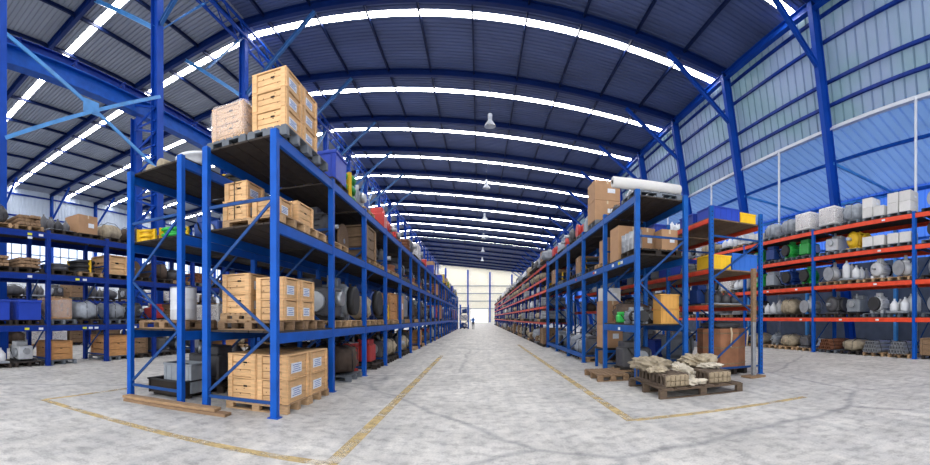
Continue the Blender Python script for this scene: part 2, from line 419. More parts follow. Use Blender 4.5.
for i, y in enumerate(FR):
    if y < 0: continue
    c = empty('steel_column', (0, y, 0)); struct(c, 'tapering blue column of the right wall')
    mb = MB(); mb.ibeam((wall_x(0) - .2, 0, 0), (wall_x(17.3) - .2, 0, 17.3), .3, .55, .035)
    mb.b2(wall_x(0) - .5, wall_x(0) + .1, -.3, .3, 0, .03); struct(obj('column_shaft', mb, STEELB, c))
    mb = MB(); mb.ibeam((wall_x(14.2) - .4, 0, 14.2), (EAVE_X - 4.2, 0, roof_z(EAVE_X - 4.2) - .6), .2, .24, .03); struct(obj('column_knee_brace', mb, STEELB, c))
    mb = MB(); mb.bar((wall_x(9.6), 0, 9.6), (22.4, 0, 9.3), .1, .14); mb.bar((wall_x(7.5), 0, 7.5), (22.4, 0, 9.3), .1, .12); mb.b2(22.2, 22.45, -.12, .12, 0, 9.5); struct(obj('column_outrigger', mb, LBLUE, c))
for y in (10.0, 19.3, 27.0, 34.5):
    x = wall_x(11.3) + .05
    struct(obj('downpipe_trim', MB().cyl((x, y, 0), .07, 11.3, n=8), PIPEW), 'thin white downpipe on the right wall')
# left wall
struct(obj('wall_lean_to_base', MB().b2(22.4, 22.6, Y_FRONT, Y_END, 0, 5.2), BLOCK), 'dark block base of the lean-to outer wall')
struct(obj('wall_front', MB().b2(11, 22.6, Y_FRONT - .1, Y_FRONT, 0, 17).b2(-48, -17, Y_FRONT - .1, Y_FRONT, 0, 17.5).b2(-17, 11, Y_FRONT - .1, Y_FRONT, 12, 17.5), WALLG), 'front wall around the big entrance')  # added behind the camera, narrows the opening so less sky light fills the racks
lw = MB()
t = sheet(Y_FRONT, Y_END, lambda h: [(LEFT_X - h, 11.4), (LEFT_X - h, 18.0)], .5, .06); lw.add(t.v, t.f)
struct(obj('wall_left', [(lw, WALLG)]), 'grey corrugated sheeting of the far left wall')
lw = MB(); t = sheet(Y_FRONT, Y_END, lambda h: [(LEFT_X - h, 0), (LEFT_X - h, 8.2)], .5, .06); lw.add(t.v, t.f)
struct(obj('wall_left_lower', [(lw, mat('wall_sheet_white', (.58, .62, .68), .5, noise=.1, nscale=.4, trans=.15))]), 'pale sheeting of the lower left wall')
for z in (8.15, 11.45, 14.5, 17.2, 4.0):
    struct(obj('wall_beam', MB().b2(LEFT_X + .05, LEFT_X + .2, Y_FRONT, Y_END, z - .1, z + .1), BLUE_D))
for i, y in enumerate(FR):
    nwin += 1; y1 = FR[i + 1] if i + 1 < len(FR) else Y_END
    w = struct(obj('window_%d' % nwin, MB().b2(LEFT_X - .02, LEFT_X, y + .2, y1 - .2, 8.2, 11.4), PANE), 'bright window band of the left wall')
    fm = MB(); n = 5
    for k in range(n + 1):
        yy = y + .2 + (y1 - y - .4) * k / n; fm.b2(LEFT_X, LEFT_X + .1, yy - .07, yy + .07, 8.2, 11.4)
    fm.b2(LEFT_X, LEFT_X + .1, y + .2, y1 - .2, 9.6, 9.75)
    obj('window_frame', fm, FRAMEW, w)
    if y > 0:
        mb = MB(); mb.ibeam((LEFT_X + .4, y, 0), (LEFT_X + .4, y, 17.7), .3, .5, .035); mb.ibeam((LEFT_X + .6, y, 14.5), (LEFT_X + 4.5, y, roof_z(LEFT_X + 4.5) - .6), .2, .22, .03)
        struct(obj('steel_column', mb, STEELB), 'blue column of the far left wall')
# far end wall with an open doorway
ew = MB()
def xs(xa, xb, z0, z1a, z1b, n):
    st = (xb - xa) / n
    for k in range(n):
        a = xa + st * k; za = z1a + (z1b - z1a) * k / n; zb = z1a + (z1b - z1a) * (k + 1) / n
        m_ = a + st * .7
        ew.add([(a, Y_END, z0), (m_, Y_END, z0), (m_, Y_END, za), (a, Y_END, za)], [(0, 1, 2, 3)])
        ew.add([(m_, Y_END - .06, z0), (a + st, Y_END - .06, z0), (a + st, Y_END - .06, zb), (m_, Y_END - .06, zb)], [(0, 1, 2, 3)])
DX0, DX1, DZ = -3.0, 2.8, 4.6
xs(LEFT_X, RIDGE_X, 0, LEFT_Z, RIDGE_Z, 60); xs(RIDGE_X, DX0, 0, RIDGE_Z, roof_z(DX0), 24); xs(DX0, DX1, DZ, roof_z(DX0), roof_z(DX1), 12); xs(DX1, 22.5, 0, roof_z(DX1), roof_z(16), 40)
struct(obj('wall_end', ew, WALLC), 'cream sheeting of the far end wall')
for z in (4.8, 7.5, 10.2, 12.9):
    struct(obj('wall_beam', MB().b2(-40, 16, Y_END - .3, Y_END - .1, z - .12, z + .12), FRAMEW))
for x in (-20, -12, -4.1, 3.7, 11.5):
    struct(obj('steel_column', MB().b2(x - .25, x + .25, Y_END - .7, Y_END - .3, 0, roof_z(x) - 1), STEELB), 'blue column of the far end wall')
df = MB().b2(DX0 - .2, DX0, Y_END - .2, Y_END, 0, DZ + .2); df.b2(DX1, DX1 + .2, Y_END - .2, Y_END, 0, DZ + .2); df.b2(DX0, DX1, Y_END - .2, Y_END, DZ, DZ + .2)
struct(obj('door_1', df, WHITEP), 'open doorway in the far end wall')
# floor markings
YM = worn_yellow(); W = .15
for i, (x0, x1, y0, y1) in enumerate([(-1.5 - W / 2, -1.5 + W / 2, 4.1, 17), (-6.7, -1.5 - W / 2, 4.05, 4.05 + W), (-6.75, -6.65, 4.16, 9), (2.17 - W / 2, 2.17 + W / 2, 5.85, 24), (2.17 + W / 2, 5.6, 5.82, 5.82 + W)]):
    mb = MB().b2(x0, x1, y0, y1, .0005, .003)
    struct(obj('trim_%d' % (3 + i), mb, YM), 'worn yellow line painted on the concrete floor')

# ------------------------------------------------------------------ things: definitions
# each maker returns (category, [(part name, MB, material), ...]); origin = centre of base
def d_pallet(w=1.2, d=1.0, m=None, h=.145):
    m = m or PALW; a, b, c = MB(), MB(), MB(); n = 6
    for k in range(n):
        x = -w / 2 + w / n * (k + .5); a.box((x, 0, h - .011), (w / n * .78, d, .022), bev=.003)
    parts = [('deck_boards', a, m)]
    for sy in (-1, 0, 1):
        q = MB(); q.box((0, sy * (d / 2 - .05), h - .033), (w, .1, .022))
        for sx in (-1, 0, 1): q.box((sx * (w / 2 - .07), sy * (d / 2 - .05), (h - .022) / 2), (.14, .1, h - .066), bev=.004)
        q.box((0, sy * (d / 2 - .05), .011), (w, .1, .022)); parts.append(('bearer', q, m))
    return 'pallet', parts
def d_crate(w=.6, d=.6, h=.33, m=None, lab=True, knot=True):
    m = m or PINE; a = MB(); bs = []; t = MB(); n = 3; ph = (h - .03) / n
    for k in range(n):
        z = ph * (k + .5)
        a.box((0, 0, z), (w - .05, d - .05, ph * .93), bev=.004)
    t.box((0, 0, h - .012), (w - .01, d - .01, .024), bev=.004)
    for sx in (-1, 1):
        for sy in (-1, 1):
            b = MB(); bs.append(b)
            b.box((sx * (w / 2 - .0125), sy * (d / 2 - .06), h / 2 - .013), (.025, .08, h - .026), bev=.003)
            b.box((sx * (w / 2 - .06), sy * (d / 2 - .0125), h / 2 - .013), (.08, .025, h - .026), bev=.003)
    parts = [('plank_body', a, m), ('lid', t, m)] + [('corner_batten', q, m) for q in bs]
    for sx in (-1, 1): parts.append(('hand_slot', MB().box((sx * (w / 2 - .026), .02, h * .6), (.006, .09, .025)), DARK))
    for sy in (-1, 1): parts.append(('hand_slot', MB().box((.06, sy * (d / 2 - .026), h * .62), (.07, .006, .03)), DARK))
    if lab:
        q = MB()
        q.box((w / 2 - .0215, -.04 * (d / .6), h * .42), (.004, d * .46, h * .42)); parts.append(('paper_label', q, PAPER))
        q = MB()
        for k in range(4): q.box((w / 2 - .019, -.04 * (d / .6) + (k % 2) * .02, h * (.29 + .085 * k)), (.002, d * (.36 - .05 * (k % 3)), .012))
        parts.append(('label_print', q, INK))
    if knot:
        q = MB(); rr = random.Random(int(w * 100 + d * 37))
        for k in range(5): q.cyl((rr.uniform(-.3, .3) * w, -d / 2 + .0225, h * rr.uniform(.15, .85)), rr.uniform(.006, .012), .004, 'y', 8)
        parts.append(('knots', q, PINEK))
    return 'crate', parts
def d_carton(w=.5, d=.45, h=.4, m=None):
    m = m or CARD; a = MB().box((0, 0, h / 2), (w, d, h), bev=.006); f = MB()
    f.box((-w / 4 - .001, 0, h + .002), (w / 2 - .006, d - .01, .004)); f.box((w / 4 + .001, 0, h + .002), (w / 2 - .006, d - .01, .004))
    t = MB().box((0, 0, h + .005), (.05, d + .002, .002)); t.box((0, -d / 2 - .001, h - .05), (.05, .002, .1)); t.box((0, d / 2 + .001, h - .05), (.05, .002, .1))
    l = MB().box((w / 2 + .001, d * .12, h * .55), (.002, d * .3, h * .25)); l.box((w * .15, -d / 2 - .001, h * .5), (w * .3, .002, h * .22))
    return 'carton', [('carton_body', a, m), ('flaps', f, m), ('tape', t, TAPE if m is CARD else WHITEP), ('paper_label', l, PAPER)]
def d_motor(m=None, s=1.0):
    m = m or GREY; r = .2 * s; L = .52 * s; zc = .26 * s; a = MB()
    a.lathe([(r * .72, -L / 2), (r * .95, -L / 2 + .03), (r, -L / 2 + .06), (r, L / 2 - .06), (r * .95, L / 2 - .03), (r * .6, L / 2)], (0, 0, zc), 'x', 20)
    for k in range(14):
        t = 2 * PI * k / 14; a.box((0, math.cos(t) * r * 1.04, zc + math.sin(t) * r * 1.04), (L * .7, .012, .05 * s), M=Matrix.Rotation(t + PI / 2, 3, 'X'))
    sh = MB().cyl((L / 2, 0, zc), .03 * s, .14 * s, 'x', 10)
    fs = []
    for sx in (-1, 1):
        for sy in (-1, 1):
            fe = MB(); fs.append(('foot', fe, m)); fe.box((sx * L * .27, sy * .16 * s, .045 * s), (.1 * s, .1 * s, .09 * s), bev=.01)
    tb = MB().box((0, 0, zc + r + .05 * s), (.18 * s, .15 * s, .13 * s), bev=.012)
    co = MB().lathe([(r * .9, 0), (r * .98, .02), (r * .98, .1 * s), (r * .5, .13 * s)], (-L / 2 - .1 * s, 0, zc), 'x', 18)
    return 'motor', [('housing', a, m), ('shaft', sh, MET), ('terminal_box', tb, m), ('fan_cover', co, BLACK)] + fs
def d_gearbox(m=None, s=1.0):
    m = m or CAST; a = MB().box((0, 0, .2 * s), (.5 * s, .36 * s, .32 * s), bev=.05 * s); a.box((0, 0, .02 * s), (.56 * s, .44 * s, .04 * s), bev=.008)
    a.lathe([(.15 * s, 0), (.17 * s, .04 * s), (.17 * s, .1 * s)], (0, .17 * s, .22 * s), 'y', 16); a.lathe([(.19 * s, 0), (.2 * s, .03), (.12 * s, .09 * s)], (.24 * s, 0, .22 * s), 'x', 18)
    b = MB().cyl((0, -.33 * s, .22 * s), .045 * s, .2 * s, 'y', 12); b.cyl((.3 * s, 0, .22 * s), .04 * s, .16 * s, 'x', 12)
    c = MB().box((0, 0, .385 * s), (.3 * s, .24 * s, .05 * s), bev=.012); c.sphere((0, 0, .43 * s), .03 * s, 6)
    return 'gearbox', [('casing', a, m), ('shafts', b, MET), ('inspection_cover', c, m)]
def d_valve(m=None, s=1.0):
    m = m or WHITEP; a = MB().sphere((0, 0, .24 * s), .2 * s, 10); a.lathe([(.1 * s, -.3 * s), (.1 * s, .3 * s)], (0, 0, .24 * s), 'x', 14)
    b = MB()
    for x in (-.33, .29): b.cyl((x * s, 0, .24 * s), .21 * s, .045 * s, 'x', 18)
    c = MB().lathe([(.11 * s, .4 * s), (.12 * s, .46 * s), (.06 * s, .48 * s), (.05 * s, .62 * s)], (0, 0, 0), 'z', 12)
    return 'valve', [('valve_body', a, m), ('end_flanges', b, MET), ('bonnet', c, m)]
def d_reel(m=None, s=1.0):
    m = m or OLDW; a = MB(); b = MB()
    for x in (-.26, .21):
        a.cyl((x * s, 0, .4 * s), .4 * s, .05 * s, 'x', 24)
    b.lathe([(.28 * s, -.21 * s), (.29 * s, -.1 * s), (.28 * s, 0), (.29 * s, .1 * s), (.28 * s, .21 * s)], (0, 0, .4 * s), 'x', 20)
    c = MB().cyl((.262 * s, 0, .4 * s), .06 * s, .01, 'x', 12)
    return 'cable reel', [('reel_flanges', a, m), ('wound_cable', b, BLACK), ('hub', c, MET)]
def d_bundle(m=None, w=.95, d=.8, h=.5, seed=0):
    m = m or GCLOTH; a = MB().lump((0, 0, 0), (w * .92, d * .9, h * .86), seed, .13, 11, 3.2); b = MB()
    for y in (-d * .2, d * .2):
        b.tube([(-w * .47, y, h * .1), (-w * .46, y, h * .75), (-w * .2, y, h * .97), (w * .2, y, h * .97), (w * .46, y, h * .75), (w * .47, y, h * .1)], .008)
    return 'bundle', [('cover', a, m), ('ropes', b, BLACK)]
def d_pipes(m=None, L=1.0, r=.05, rows=3):
    m = m or MET; a = MB(); b = MB(); n0 = 6
    for k in range(rows):
        for j in range(n0 - k):
            y = (j - (n0 - k - 1) / 2) * 2.04 * r; z = r + k * r * 1.75
            a.lathe([(r, -L / 2), (r, L / 2)], (0, y, z), 'x', 12, caps=False); a.lathe([(r * .8, -L / 2), (r * .8, L / 2)], (0, y, z), 'x', 10, caps=False)
            for s in (-1, 1):
                o = len(a.v); vs = [(s * L / 2, y + q * math.cos(t), z + q * math.sin(t)) for q in (r, r * .8) for t in [2 * PI * i / 12 for i in range(12)]]
                a.add(vs, [(i, (i + 1) % 12, 12 + (i + 1) % 12, 12 + i) for i in range(12)])
    H = r * 2 + (rows - 1) * r * 1.75
    for x in (-L * .3, L * .3):
        hw = n0 * r * 1.03; tw = (n0 - rows + 1) * r * 1.03
        b.tube([(x, -hw, 0.01), (x, -hw, r), (x, -tw, H), (x, tw, H), (x, hw, r), (x, hw, 0.01)], .012, 5)
    return 'pipes', [('pipes', a, m), ('straps', b, BLACK)]
def d_drum(m=None, r=.29, h=.86):
    m = m or BMACH; a = MB().lathe([(r * .97, 0), (r, .02), (r, h * .32), (r * 1.03, h * .34), (r, h * .36), (r, h * .64), (r * 1.03, h * .66), (r, h * .68), (r, h - .02), (r * .97, h)], n=24)
    t = MB().lathe([(r * 1.0, h - .012), (r * 1.02, h), (r * 1.0, h + .012), (r * .96, h + .01)], n=24); c = MB().cyl((r * .55, 0, h + .01), .035, .02, n=10)
    return 'drum', [('barrel', a, m), ('rim', t, MET), ('bung', c, MET)]
def d_bin(m=None, w=.9, d=.6, h=.34):
    m = m or BBIN; a = MB(); t = .02
    a.box((0, 0, t / 2), (w - .04, d - .04, t))
    for s in (-1, 1):
        a.box((s * (w / 2 - .02), 0, h / 2), (t, d - .03, h)); a.box((0, s * (d / 2 - .02), h / 2), (w - .03, t, h))
    rim = MB()
    for s in (-1, 1):
        rim.box((s * (w / 2 - .01), 0, h - .02), (.035, d, .04), bev=.005); rim.box((0, s * (d / 2 - .01), h - .02), (w, .035, .04), bev=.005)
        for k in range(5): rim.box((-w / 2 + w * (k + .5) / 5, s * (d / 2 - .008), h * .5), (.02, .014, h * .8))
    g = MB().lump((0, 0, .05), (w - .1, d - .1, h * .8), 3, .15, 8)
    return 'bin', [('tub', a, m), ('rim', rim, m), ('contents', g, CAST)]
def d_wheel(m=None, r=.42):
    m = m or RUST; a = MB().lathe([(r * .84, 0), (r * .97, .01), (r, .03), (r * .95, .06), (r * .95, .1), (r, .13), (r * .97, .15), (r * .84, .16), (r * .84, 0)], n=28, caps=False); b = MB(); c = MB().lathe([(.1, 0), (.11, .02), (.11, .17), (.05, .18)], n=16)
    for k in range(5): b.bar((0.08 * math.cos(k * 1.2566), .08 * math.sin(k * 1.2566), .08), (r * .87 * math.cos(k * 1.2566), r * .87 * math.sin(k * 1.2566), .08), .07, .05)
    return 'pulley wheel', [('rim', a, m), ('spokes', b, m), ('hub', c, m)]
def d_planks(m=None, w=1.1, d=.7, n=3):
    m = m or OLDW; a = MB(); rr = random.Random(5)
    for k in range(n):
        for j in range(4): a.box((rr.uniform(-.03, .03), -d / 2 + d * (j + .5) / 4, .04 + .075 * k), (w * rr.uniform(.9, 1), d / 4 * .88, .06), bev=.003)
    b = MB()
    for x in (-w * .35, w * .35):
        for k in range(n): b.box((x, 0, .0065 + .075 * k), (.05, d * .96, .012))
    return 'timber stack', [('planks', a, m), ('spacer_strips', b, DKW)]
def d_coil(m=None, r=.4, t=.07):
    m = m or BLACK; a = MB()
    for k in range(5):
        rr = r - (k % 2) * .05; pts = [(rr * math.cos(q), rr * math.sin(q), t * .5 + k * t * .8) for q in [2 * PI * i / 24 for i in range(25)]]
        a.tube(pts, t * .48, 7)
    return 'hose coil', [('hose', a, m)] + [('tie', MB().box((r * .95 * math.cos(q), r * .95 * math.sin(q), t * 2.15), (.14, .05, t * 4.25), rz=q), YEL) for q in (0, 2.1, 4.2)]
def d_machine(m=None, s=1.0):
    m = m or GREY; a = MB().box((0, 0, .25 * s), (.62 * s, .5 * s, .42 * s), bev=.03); a.box((-.12 * s, 0, .52 * s), (.3 * s, .4 * s, .14 * s), bev=.02)
    b = MB().cyl((.1 * s, -.32 * s, .26 * s), .14 * s, .1 * s, 'y', 16); b.cyl((.31 * s, 0, .3 * s), .1 * s, .1 * s, 'x', 14); b.cyl((.18 * s, .08 * s, .44 * s), .04 * s, .2 * s, 'z', 10)
    c = MB()
    for y in (-.2, .2): c.box((0, y * s, .025 * s), (.7 * s, .07 * s, .05 * s))
    d = MB().tube([(-.2 * s, -.26 * s, .45 * s), (-.1 * s, -.33 * s, .3 * s), (.05 * s, -.3 * s, .1 * s), (.25 * s, -.3 * s, .06 * s)], .018 * s)
    return 'machine part', [('casing', a, m), ('ports', b, MET), ('skids', c, BLACK), ('hose', d, BLACK)]
def d_wrapped(w=.85, d=.8, h=.62, m=None, seed=1):
    a = MB().box((0, 0, h * .48), (w * .86, d * .86, h * .93), bev=.02); f = MB().lump((0, 0, 0), (w * .94, d * .94, h * .97), seed, .035, 12, 7)
    return 'wrapped load', [('load', a, m or CARD), ('stretch_film', f, WRAP)]
def d_cluster(m=None):
    m = m or WHITEP; rr = random.Random(8); P_ = [('tray', MB().box((0, 0, .02), (.9, .7, .04), bev=.005), GREY)]
    for x in (-.28, 0, .28):
        for y in (-.18, .18):
            h = rr.uniform(.22, .4); P_.append(('cylinder', MB().lathe([(.11, .04), (.13, .08), (.13, h - .05), (.08, h), (.05, h + .04), (.03, h + .04), (.03, h + .09)], (x, y, 0), 'z', 14), m))
    return 'machine part', P_

DEFS = {
 'pallet': (d_pallet, {}, 'wooden pallet', .145), 'dpallet': (d_pallet, dict(m=DKW), 'dark wooden pallet', .145), 'gpallet': (d_pallet, dict(m=GPAL), 'grey plastic pallet', .145),
 'motor': (d_motor, {}, 'grey ribbed electric motor', .6), 'bmotor': (d_motor, dict(m=BMACH), 'blue ribbed electric motor', .6), 'gmotor': (d_motor, dict(m=GREEN, s=.9), 'green ribbed electric motor', .55), 'wmotor': (d_motor, dict(m=WHITEP, s=1.1), 'pale ribbed electric motor', .6),
 'gear': (d_gearbox, {}, 'dark cast gearbox', .45), 'kmach': (d_machine, dict(m=CAST, s=1.05), 'dark boxy machine part', .62), 'kmotor': (d_motor, dict(m=CAST), 'dark ribbed electric motor', .6), 'kbundle': (d_bundle, dict(m=mat('brown_tarpaulin', (.09, .06, .045), .8, noise=.3, nscale=9, bump=.4, var=.3), seed=12), 'brown tarpaulin covered bundle', .5),
 'ggear': (d_gearbox, dict(m=GREY, s=1.2), 'grey cast gearbox', .5), 'rgear': (d_gearbox, dict(m=REDM, s=1.1), 'red cast gearbox', .5), 'ygear': (d_gearbox, dict(m=YEL, s=.9), 'yellow gearbox', .4),
 'valve': (d_valve, {}, 'pale flanged valve', .62), 'gvalve': (d_valve, dict(m=CAST), 'dark flanged valve', .62),
 'reel': (d_reel, {}, 'wooden cable reel', .8), 'bundle': (d_bundle, {}, 'grey tarpaulin covered bundle', .5), 'cbundle': (d_bundle, dict(m=CLOTH, seed=4), 'beige sackcloth bundle', .5), 'dbundle': (d_bundle, dict(m=DCLOTH, seed=7, h=.42), 'dark tarpaulin covered bundle', .42), 'lowbundle': (d_bundle, dict(m=CLOTH, seed=9, h=.3), 'flat beige cloth bundle', .3),
 'pipes': (d_pipes, {}, 'strapped steel pipe bundle', .28), 'rpipes': (d_pipes, dict(m=RUST), 'strapped rusty pipe bundle', .28),
 'drum': (d_drum, {}, 'blue steel drum', .86), 'rdrum': (d_drum, dict(m=REDM), 'red steel drum', .86), 'sdrum': (d_drum, dict(m=GREY, r=.25, h=.5), 'short grey drum', .5),
 'bin': (d_bin, {}, 'blue plastic bin', .34), 'ybin': (d_bin, dict(m=YEL), 'yellow plastic bin', .34), 'wheel': (d_wheel, {}, 'rusty spoked pulley wheel', .18), 'gwheel': (d_wheel, dict(m=CAST), 'dark spoked pulley wheel', .18),
 'planks': (d_planks, {}, 'stack of old planks', .22), 'coil': (d_coil, {}, 'black hose coil', .3), 'gcoil': (d_coil, dict(m=GREEN, r=.28), 'green hose coil', .3),
 'mach': (d_machine, {}, 'grey boxy machine part', .62), 'wmach': (d_machine, dict(m=WHITEP), 'pale boxy machine part', .62), 'bmach': (d_machine, dict(m=BMACH), 'blue boxy machine part', .62), 'rmach': (d_machine, dict(m=REDM), 'red boxy machine part', .62), 'grmach': (d_machine, dict(m=GREEN, s=.85), 'green boxy machine part', .55),
 'wrapped': (d_wrapped, {}, 'cartons wrapped in clear film', .62), 'wwrapped': (d_wrapped, dict(m=WCARD, seed=5, h=.5), 'white goods wrapped in film', .5),
 'carton': (d_carton, {}, 'brown cardboard carton', .4), 'bigcarton': (d_carton, dict(w=.8, d=.7, h=.62), 'large brown carton', .62), 'wcarton': (d_carton, dict(m=WCARD, w=.55, d=.5, h=.38), 'white carton', .38),
 'crate': (d_crate, {}, 'pine crate', .33), 'bigcrate': (d_crate, dict(w=.95, d=.85, h=.6), 'large pine crate', .6), 'ocrate': (d_crate, dict(w=.95, d=.85, h=.6, m=PINE2, lab=False), 'orange brown wooden crate', .6), 'dcrate': (d_crate, dict(w=.95, d=.85, h=.5, m=OLDW, lab=False), 'weathered wooden crate', .5),
 'cluster': (d_cluster, {}, 'tray of pale upright cylinders', .4), 'dcluster': (d_cluster, dict(m=CAST), 'tray of dark upright cylinders', .4),
}
PROTO = {}
def clone(src, parent=None):
    c = src.copy(); COL.objects.link(c); c.parent = parent
    for k in list(c.keys()):
        if k in ('label', 'category', 'group'): del c[k]
    for ch in src.children: clone(ch, c)
    return c
NICE = {'pallet': 'pallet', 'crate': 'wooden_crate', 'carton': 'cardboard_carton', 'motor': 'electric_motor', 'bundle': 'covered_bundle', 'pipes': 'pipe_bundle', 'drum': 'steel_drum', 'bin': 'plastic_bin'}
DIMS = {}; CEN = {}
SPLIT = {'reel_flanges': 'reel_flange', 'shafts': 'shaft', 'straps': 'strap', 'end_flanges': 'end_flange', 'ropes': 'rope', 'skids': 'skid', 'ports': 'port', 'runners': 'runner', 'tie_cords': 'tie_cord', 'spokes': 'spoke', 'spacer_strips': 'spacer_strip', 'shelf_straps': 'strap', 'platform_legs': 'platform_leg', 'hoops': 'hoop'}
def islands(mb):
    par = list(range(len(mb.v)))
    def find(a):
        while par[a] != a: par[a] = par[par[a]]; a = par[a]
        return a
    for f in mb.f:
        for q in f[1:]: par[find(q)] = find(f[0])
    out = {}
    for f, sm in zip(mb.f, mb.sm): out.setdefault(find(f[0]), []).append((f, sm))
    res = []
    for fs in out.values():
        n = MB(); ids = {}
        for f, sm in fs:
            for q in f:
                if q not in ids: ids[q] = len(n.v); n.v.append(mb.v[q])
            n.f.append(tuple(ids[q] for q in f)); n.sm.append(sm)
        res.append(n)
    return res
PALS = []
def put(key, x, y, z, rz=0, label='', group=None, lod=False, cat=None, fn=None, args=None, fit=None):
    if key in ('pallet', 'dpallet', 'gpallet') and fit is None:
        PALS.append((key, x, y, z, rz, label, group)); return None
    return put_now(key, x, y, z, rz, label, group, lod, cat, fn, args, fit)
def put_now(key, x, y, z, rz=0, label='', group=None, lod=False, cat=None, fn=None, args=None, fit=None):
    """place a thing: first build, then copies sharing mesh data"""
    k = (key, lod)
    if k not in PROTO:
        f, a = (fn, args or {}) if fn else DEFS[key][:2]
        c, parts = f(**a)
        vs = [v for _, mb, _ in parts for v in mb.v]; DIMS[key] = [max(v[i] for v in vs) - min(v[i] for v in vs) for i in range(3)]; CEN[key] = [(max(v[i] for v in vs) + min(v[i] for v in vs)) / 2 for i in range(2)]
        nm = NICE.get(c, c.replace(' ', '_'))
        if lod: o = obj(nm, [(mb, m) for _, mb, m in parts])
        else:
            o = empty(nm)
            for n, mb, m in parts:
                if n in SPLIT:
                    for q in islands(mb): obj(SPLIT[n], q, m, o)
                else: obj(n, mb, m, o)
        PROTO[k] = (o, c); first = True
    else:
        o = clone(PROTO[k][0])
    o.location = (x, y, z); o.rotation_euler = (0, 0, rz); o.scale = (1, 1, 1)
    if fit:
        D = DIMS[key]; ca, sa = abs(math.cos(rz)), abs(math.sin(rz))
        bx, by = D[0] * ca + D[1] * sa, D[0] * sa + D[1] * ca
        sc_ = min(fit[0] / bx, fit[1] / by, fit[2] / D[2], 1.9); sz = min(fit[2] / D[2], sc_ * 1.3)
        o.scale = (sc_, sc_, sz); cx_, cy_ = CEN[key]; c2, s2 = math.cos(rz), math.sin(rz)
        o.location = (x - sc_ * (cx_ * c2 - cy_ * s2), y - sc_ * (cx_ * s2 + cy_ * c2), z)
    return tag(o, label, cat or PROTO[k][1], group)

# ------------------------------------------------------------------ racks
def rack(label, x0, x1, ys, levels, posttop, bm, pm, aisle, nodes, pw=.11, bh=.16, holes=False, base=None, skip=(), boards=DKW, name='pallet_rack', extra_first=None, backbeams=True):
    root = empty(name, ((x0 + x1) / 2, ys[0], 0)); tag(root, label, 'rack', 'steel pallet racks')
    cx, cy = (x0 + x1) / 2, ys[0]; hw = (x1 - x0) / 2
    def post(sx):
        mb = MB(); x = sx * (hw - pw / 2)
        mb.b2(x - pw / 2, x + pw / 2, -pw / 2, pw / 2, 0, posttop, bev=.006); mb.b2(x - pw * .8, x + pw * .8, -pw * .8, pw * .8, 0, .012)
        return mb
    posts = [mesh_of('upright_post', [(post(s), pm)] + ([(holes_mb(s * (hw - pw / 2), pw, posttop), DARK)] if holes else [])) for s in (-1, 1)]
    br = MB()
    for i in range(len(nodes) - 1):
        s = 1 if i % 2 == 0 else -1
        br.bar((s * (hw - pw), 0, nodes[i]), (-s * (hw - pw), 0, nodes[i + 1]), .03, .045)
        if i in (0,): br.bar((-(hw - pw), 0, nodes[i] + .06), (hw - pw, 0, nodes[i] + .06), .035, .05)
    br.bar((-(hw - pw), 0, .22), (hw - pw, 0, .22), .035, .05)
    brm = mesh_of('cross_bracing', [(br, RBRACE)])
    def link(n, me, loc):
        o = bpy.data.objects.new(n, me); COL.objects.link(o); o.parent = root; o.location = loc; return o
    for y in ys:
        for me in posts: link('upright_post', me, (0, y - cy, 0))
        link('cross_bracing', brm, (0, y - cy, 0))
    bms = {}; cnt = 0; rest = MB(); bcnt = 0; brest = MB()
    jobs = []
    for b in range(len(ys) - 1):
        for li, z in enumerate(levels):
            if (b, li) in skip: continue
            jobs.append((b, li, z, aisle))
    for b in range(len(ys) - 1):
        for li, z in enumerate(levels):
            if (b, li) in skip or not backbeams: continue
            jobs.append((b, li, z, -aisle))
    for b, li, z, s in jobs:
        L = ys[b + 1] - ys[b] - pw; x = s * (hw - .035); y = (ys[b] + ys[b + 1]) / 2 - cy
        if cnt < 98:
            k = (round(L, 3), s)
            if k not in bms: bms[k] = mesh_of('shelf_beam', [(MB().box((x, 0, -.03 - bh / 2), (.06, L, bh), bev=.005), bm)])
            link('shelf_beam', bms[k], (0, y, z)); cnt += 1
        else: rest.box((x, y, z - .03 - bh / 2), (.06, L, bh))
    if rest.v:
        o = obj('shelf_beam', rest, bm, root); o['kind'] = 'stuff'
    bd = {}
    for b in range(len(ys) - 1):
        L = ys[b + 1] - ys[b] - pw - .02
        for li, z in enumerate(levels):
            if (b, li) in skip: continue
            k = round(L, 3)
            if bcnt < 98:
                if k not in bd:
                    mb = MB(); n = 5; w = (2 * hw - .02) / n
                    for q in range(n): mb.box((-hw + .01 + w * (q + .5), 0, -.015), (w * .94, L, .03))
                    bd[k] = mesh_of('shelf_boards', [(mb, boards)])
                link('shelf_boards', bd[k], (0, (ys[b] + ys[b + 1]) / 2 - cy, z)); bcnt += 1
            else: brest.box((0, (ys[b] + ys[b + 1]) / 2 - cy, z - .015), (2 * hw - .02, L, .03))
    if brest.v:
        o = obj('shelf_boards', brest, boards, root); o['kind'] = 'stuff'
    if base:
        for b in base:
            L = ys[b + 1] - ys[b] - pw
            obj('base_beam', MB().box((aisle * (hw - .035), (ys[b] + ys[b + 1]) / 2 - cy, .22), (.06, L, .14)), bm, root)
    return root
def holes_mb(x, pw, top):
    mb = MB(); z = .15
    while z < top - .1:
        mb.box((x, -pw / 2 - .001, z), (.022, .002, .035)); z += .1
    return mb
def tags_on(root, aisle_x, pts):
    """small paper tags on the beams: list of (y, z, material)"""
    for y, z, m in pts:
        o = obj('shelf_tag', MB().box((aisle_x - root.location.x, y - root.location.y, z), (.006, .16, .07)), m, root)

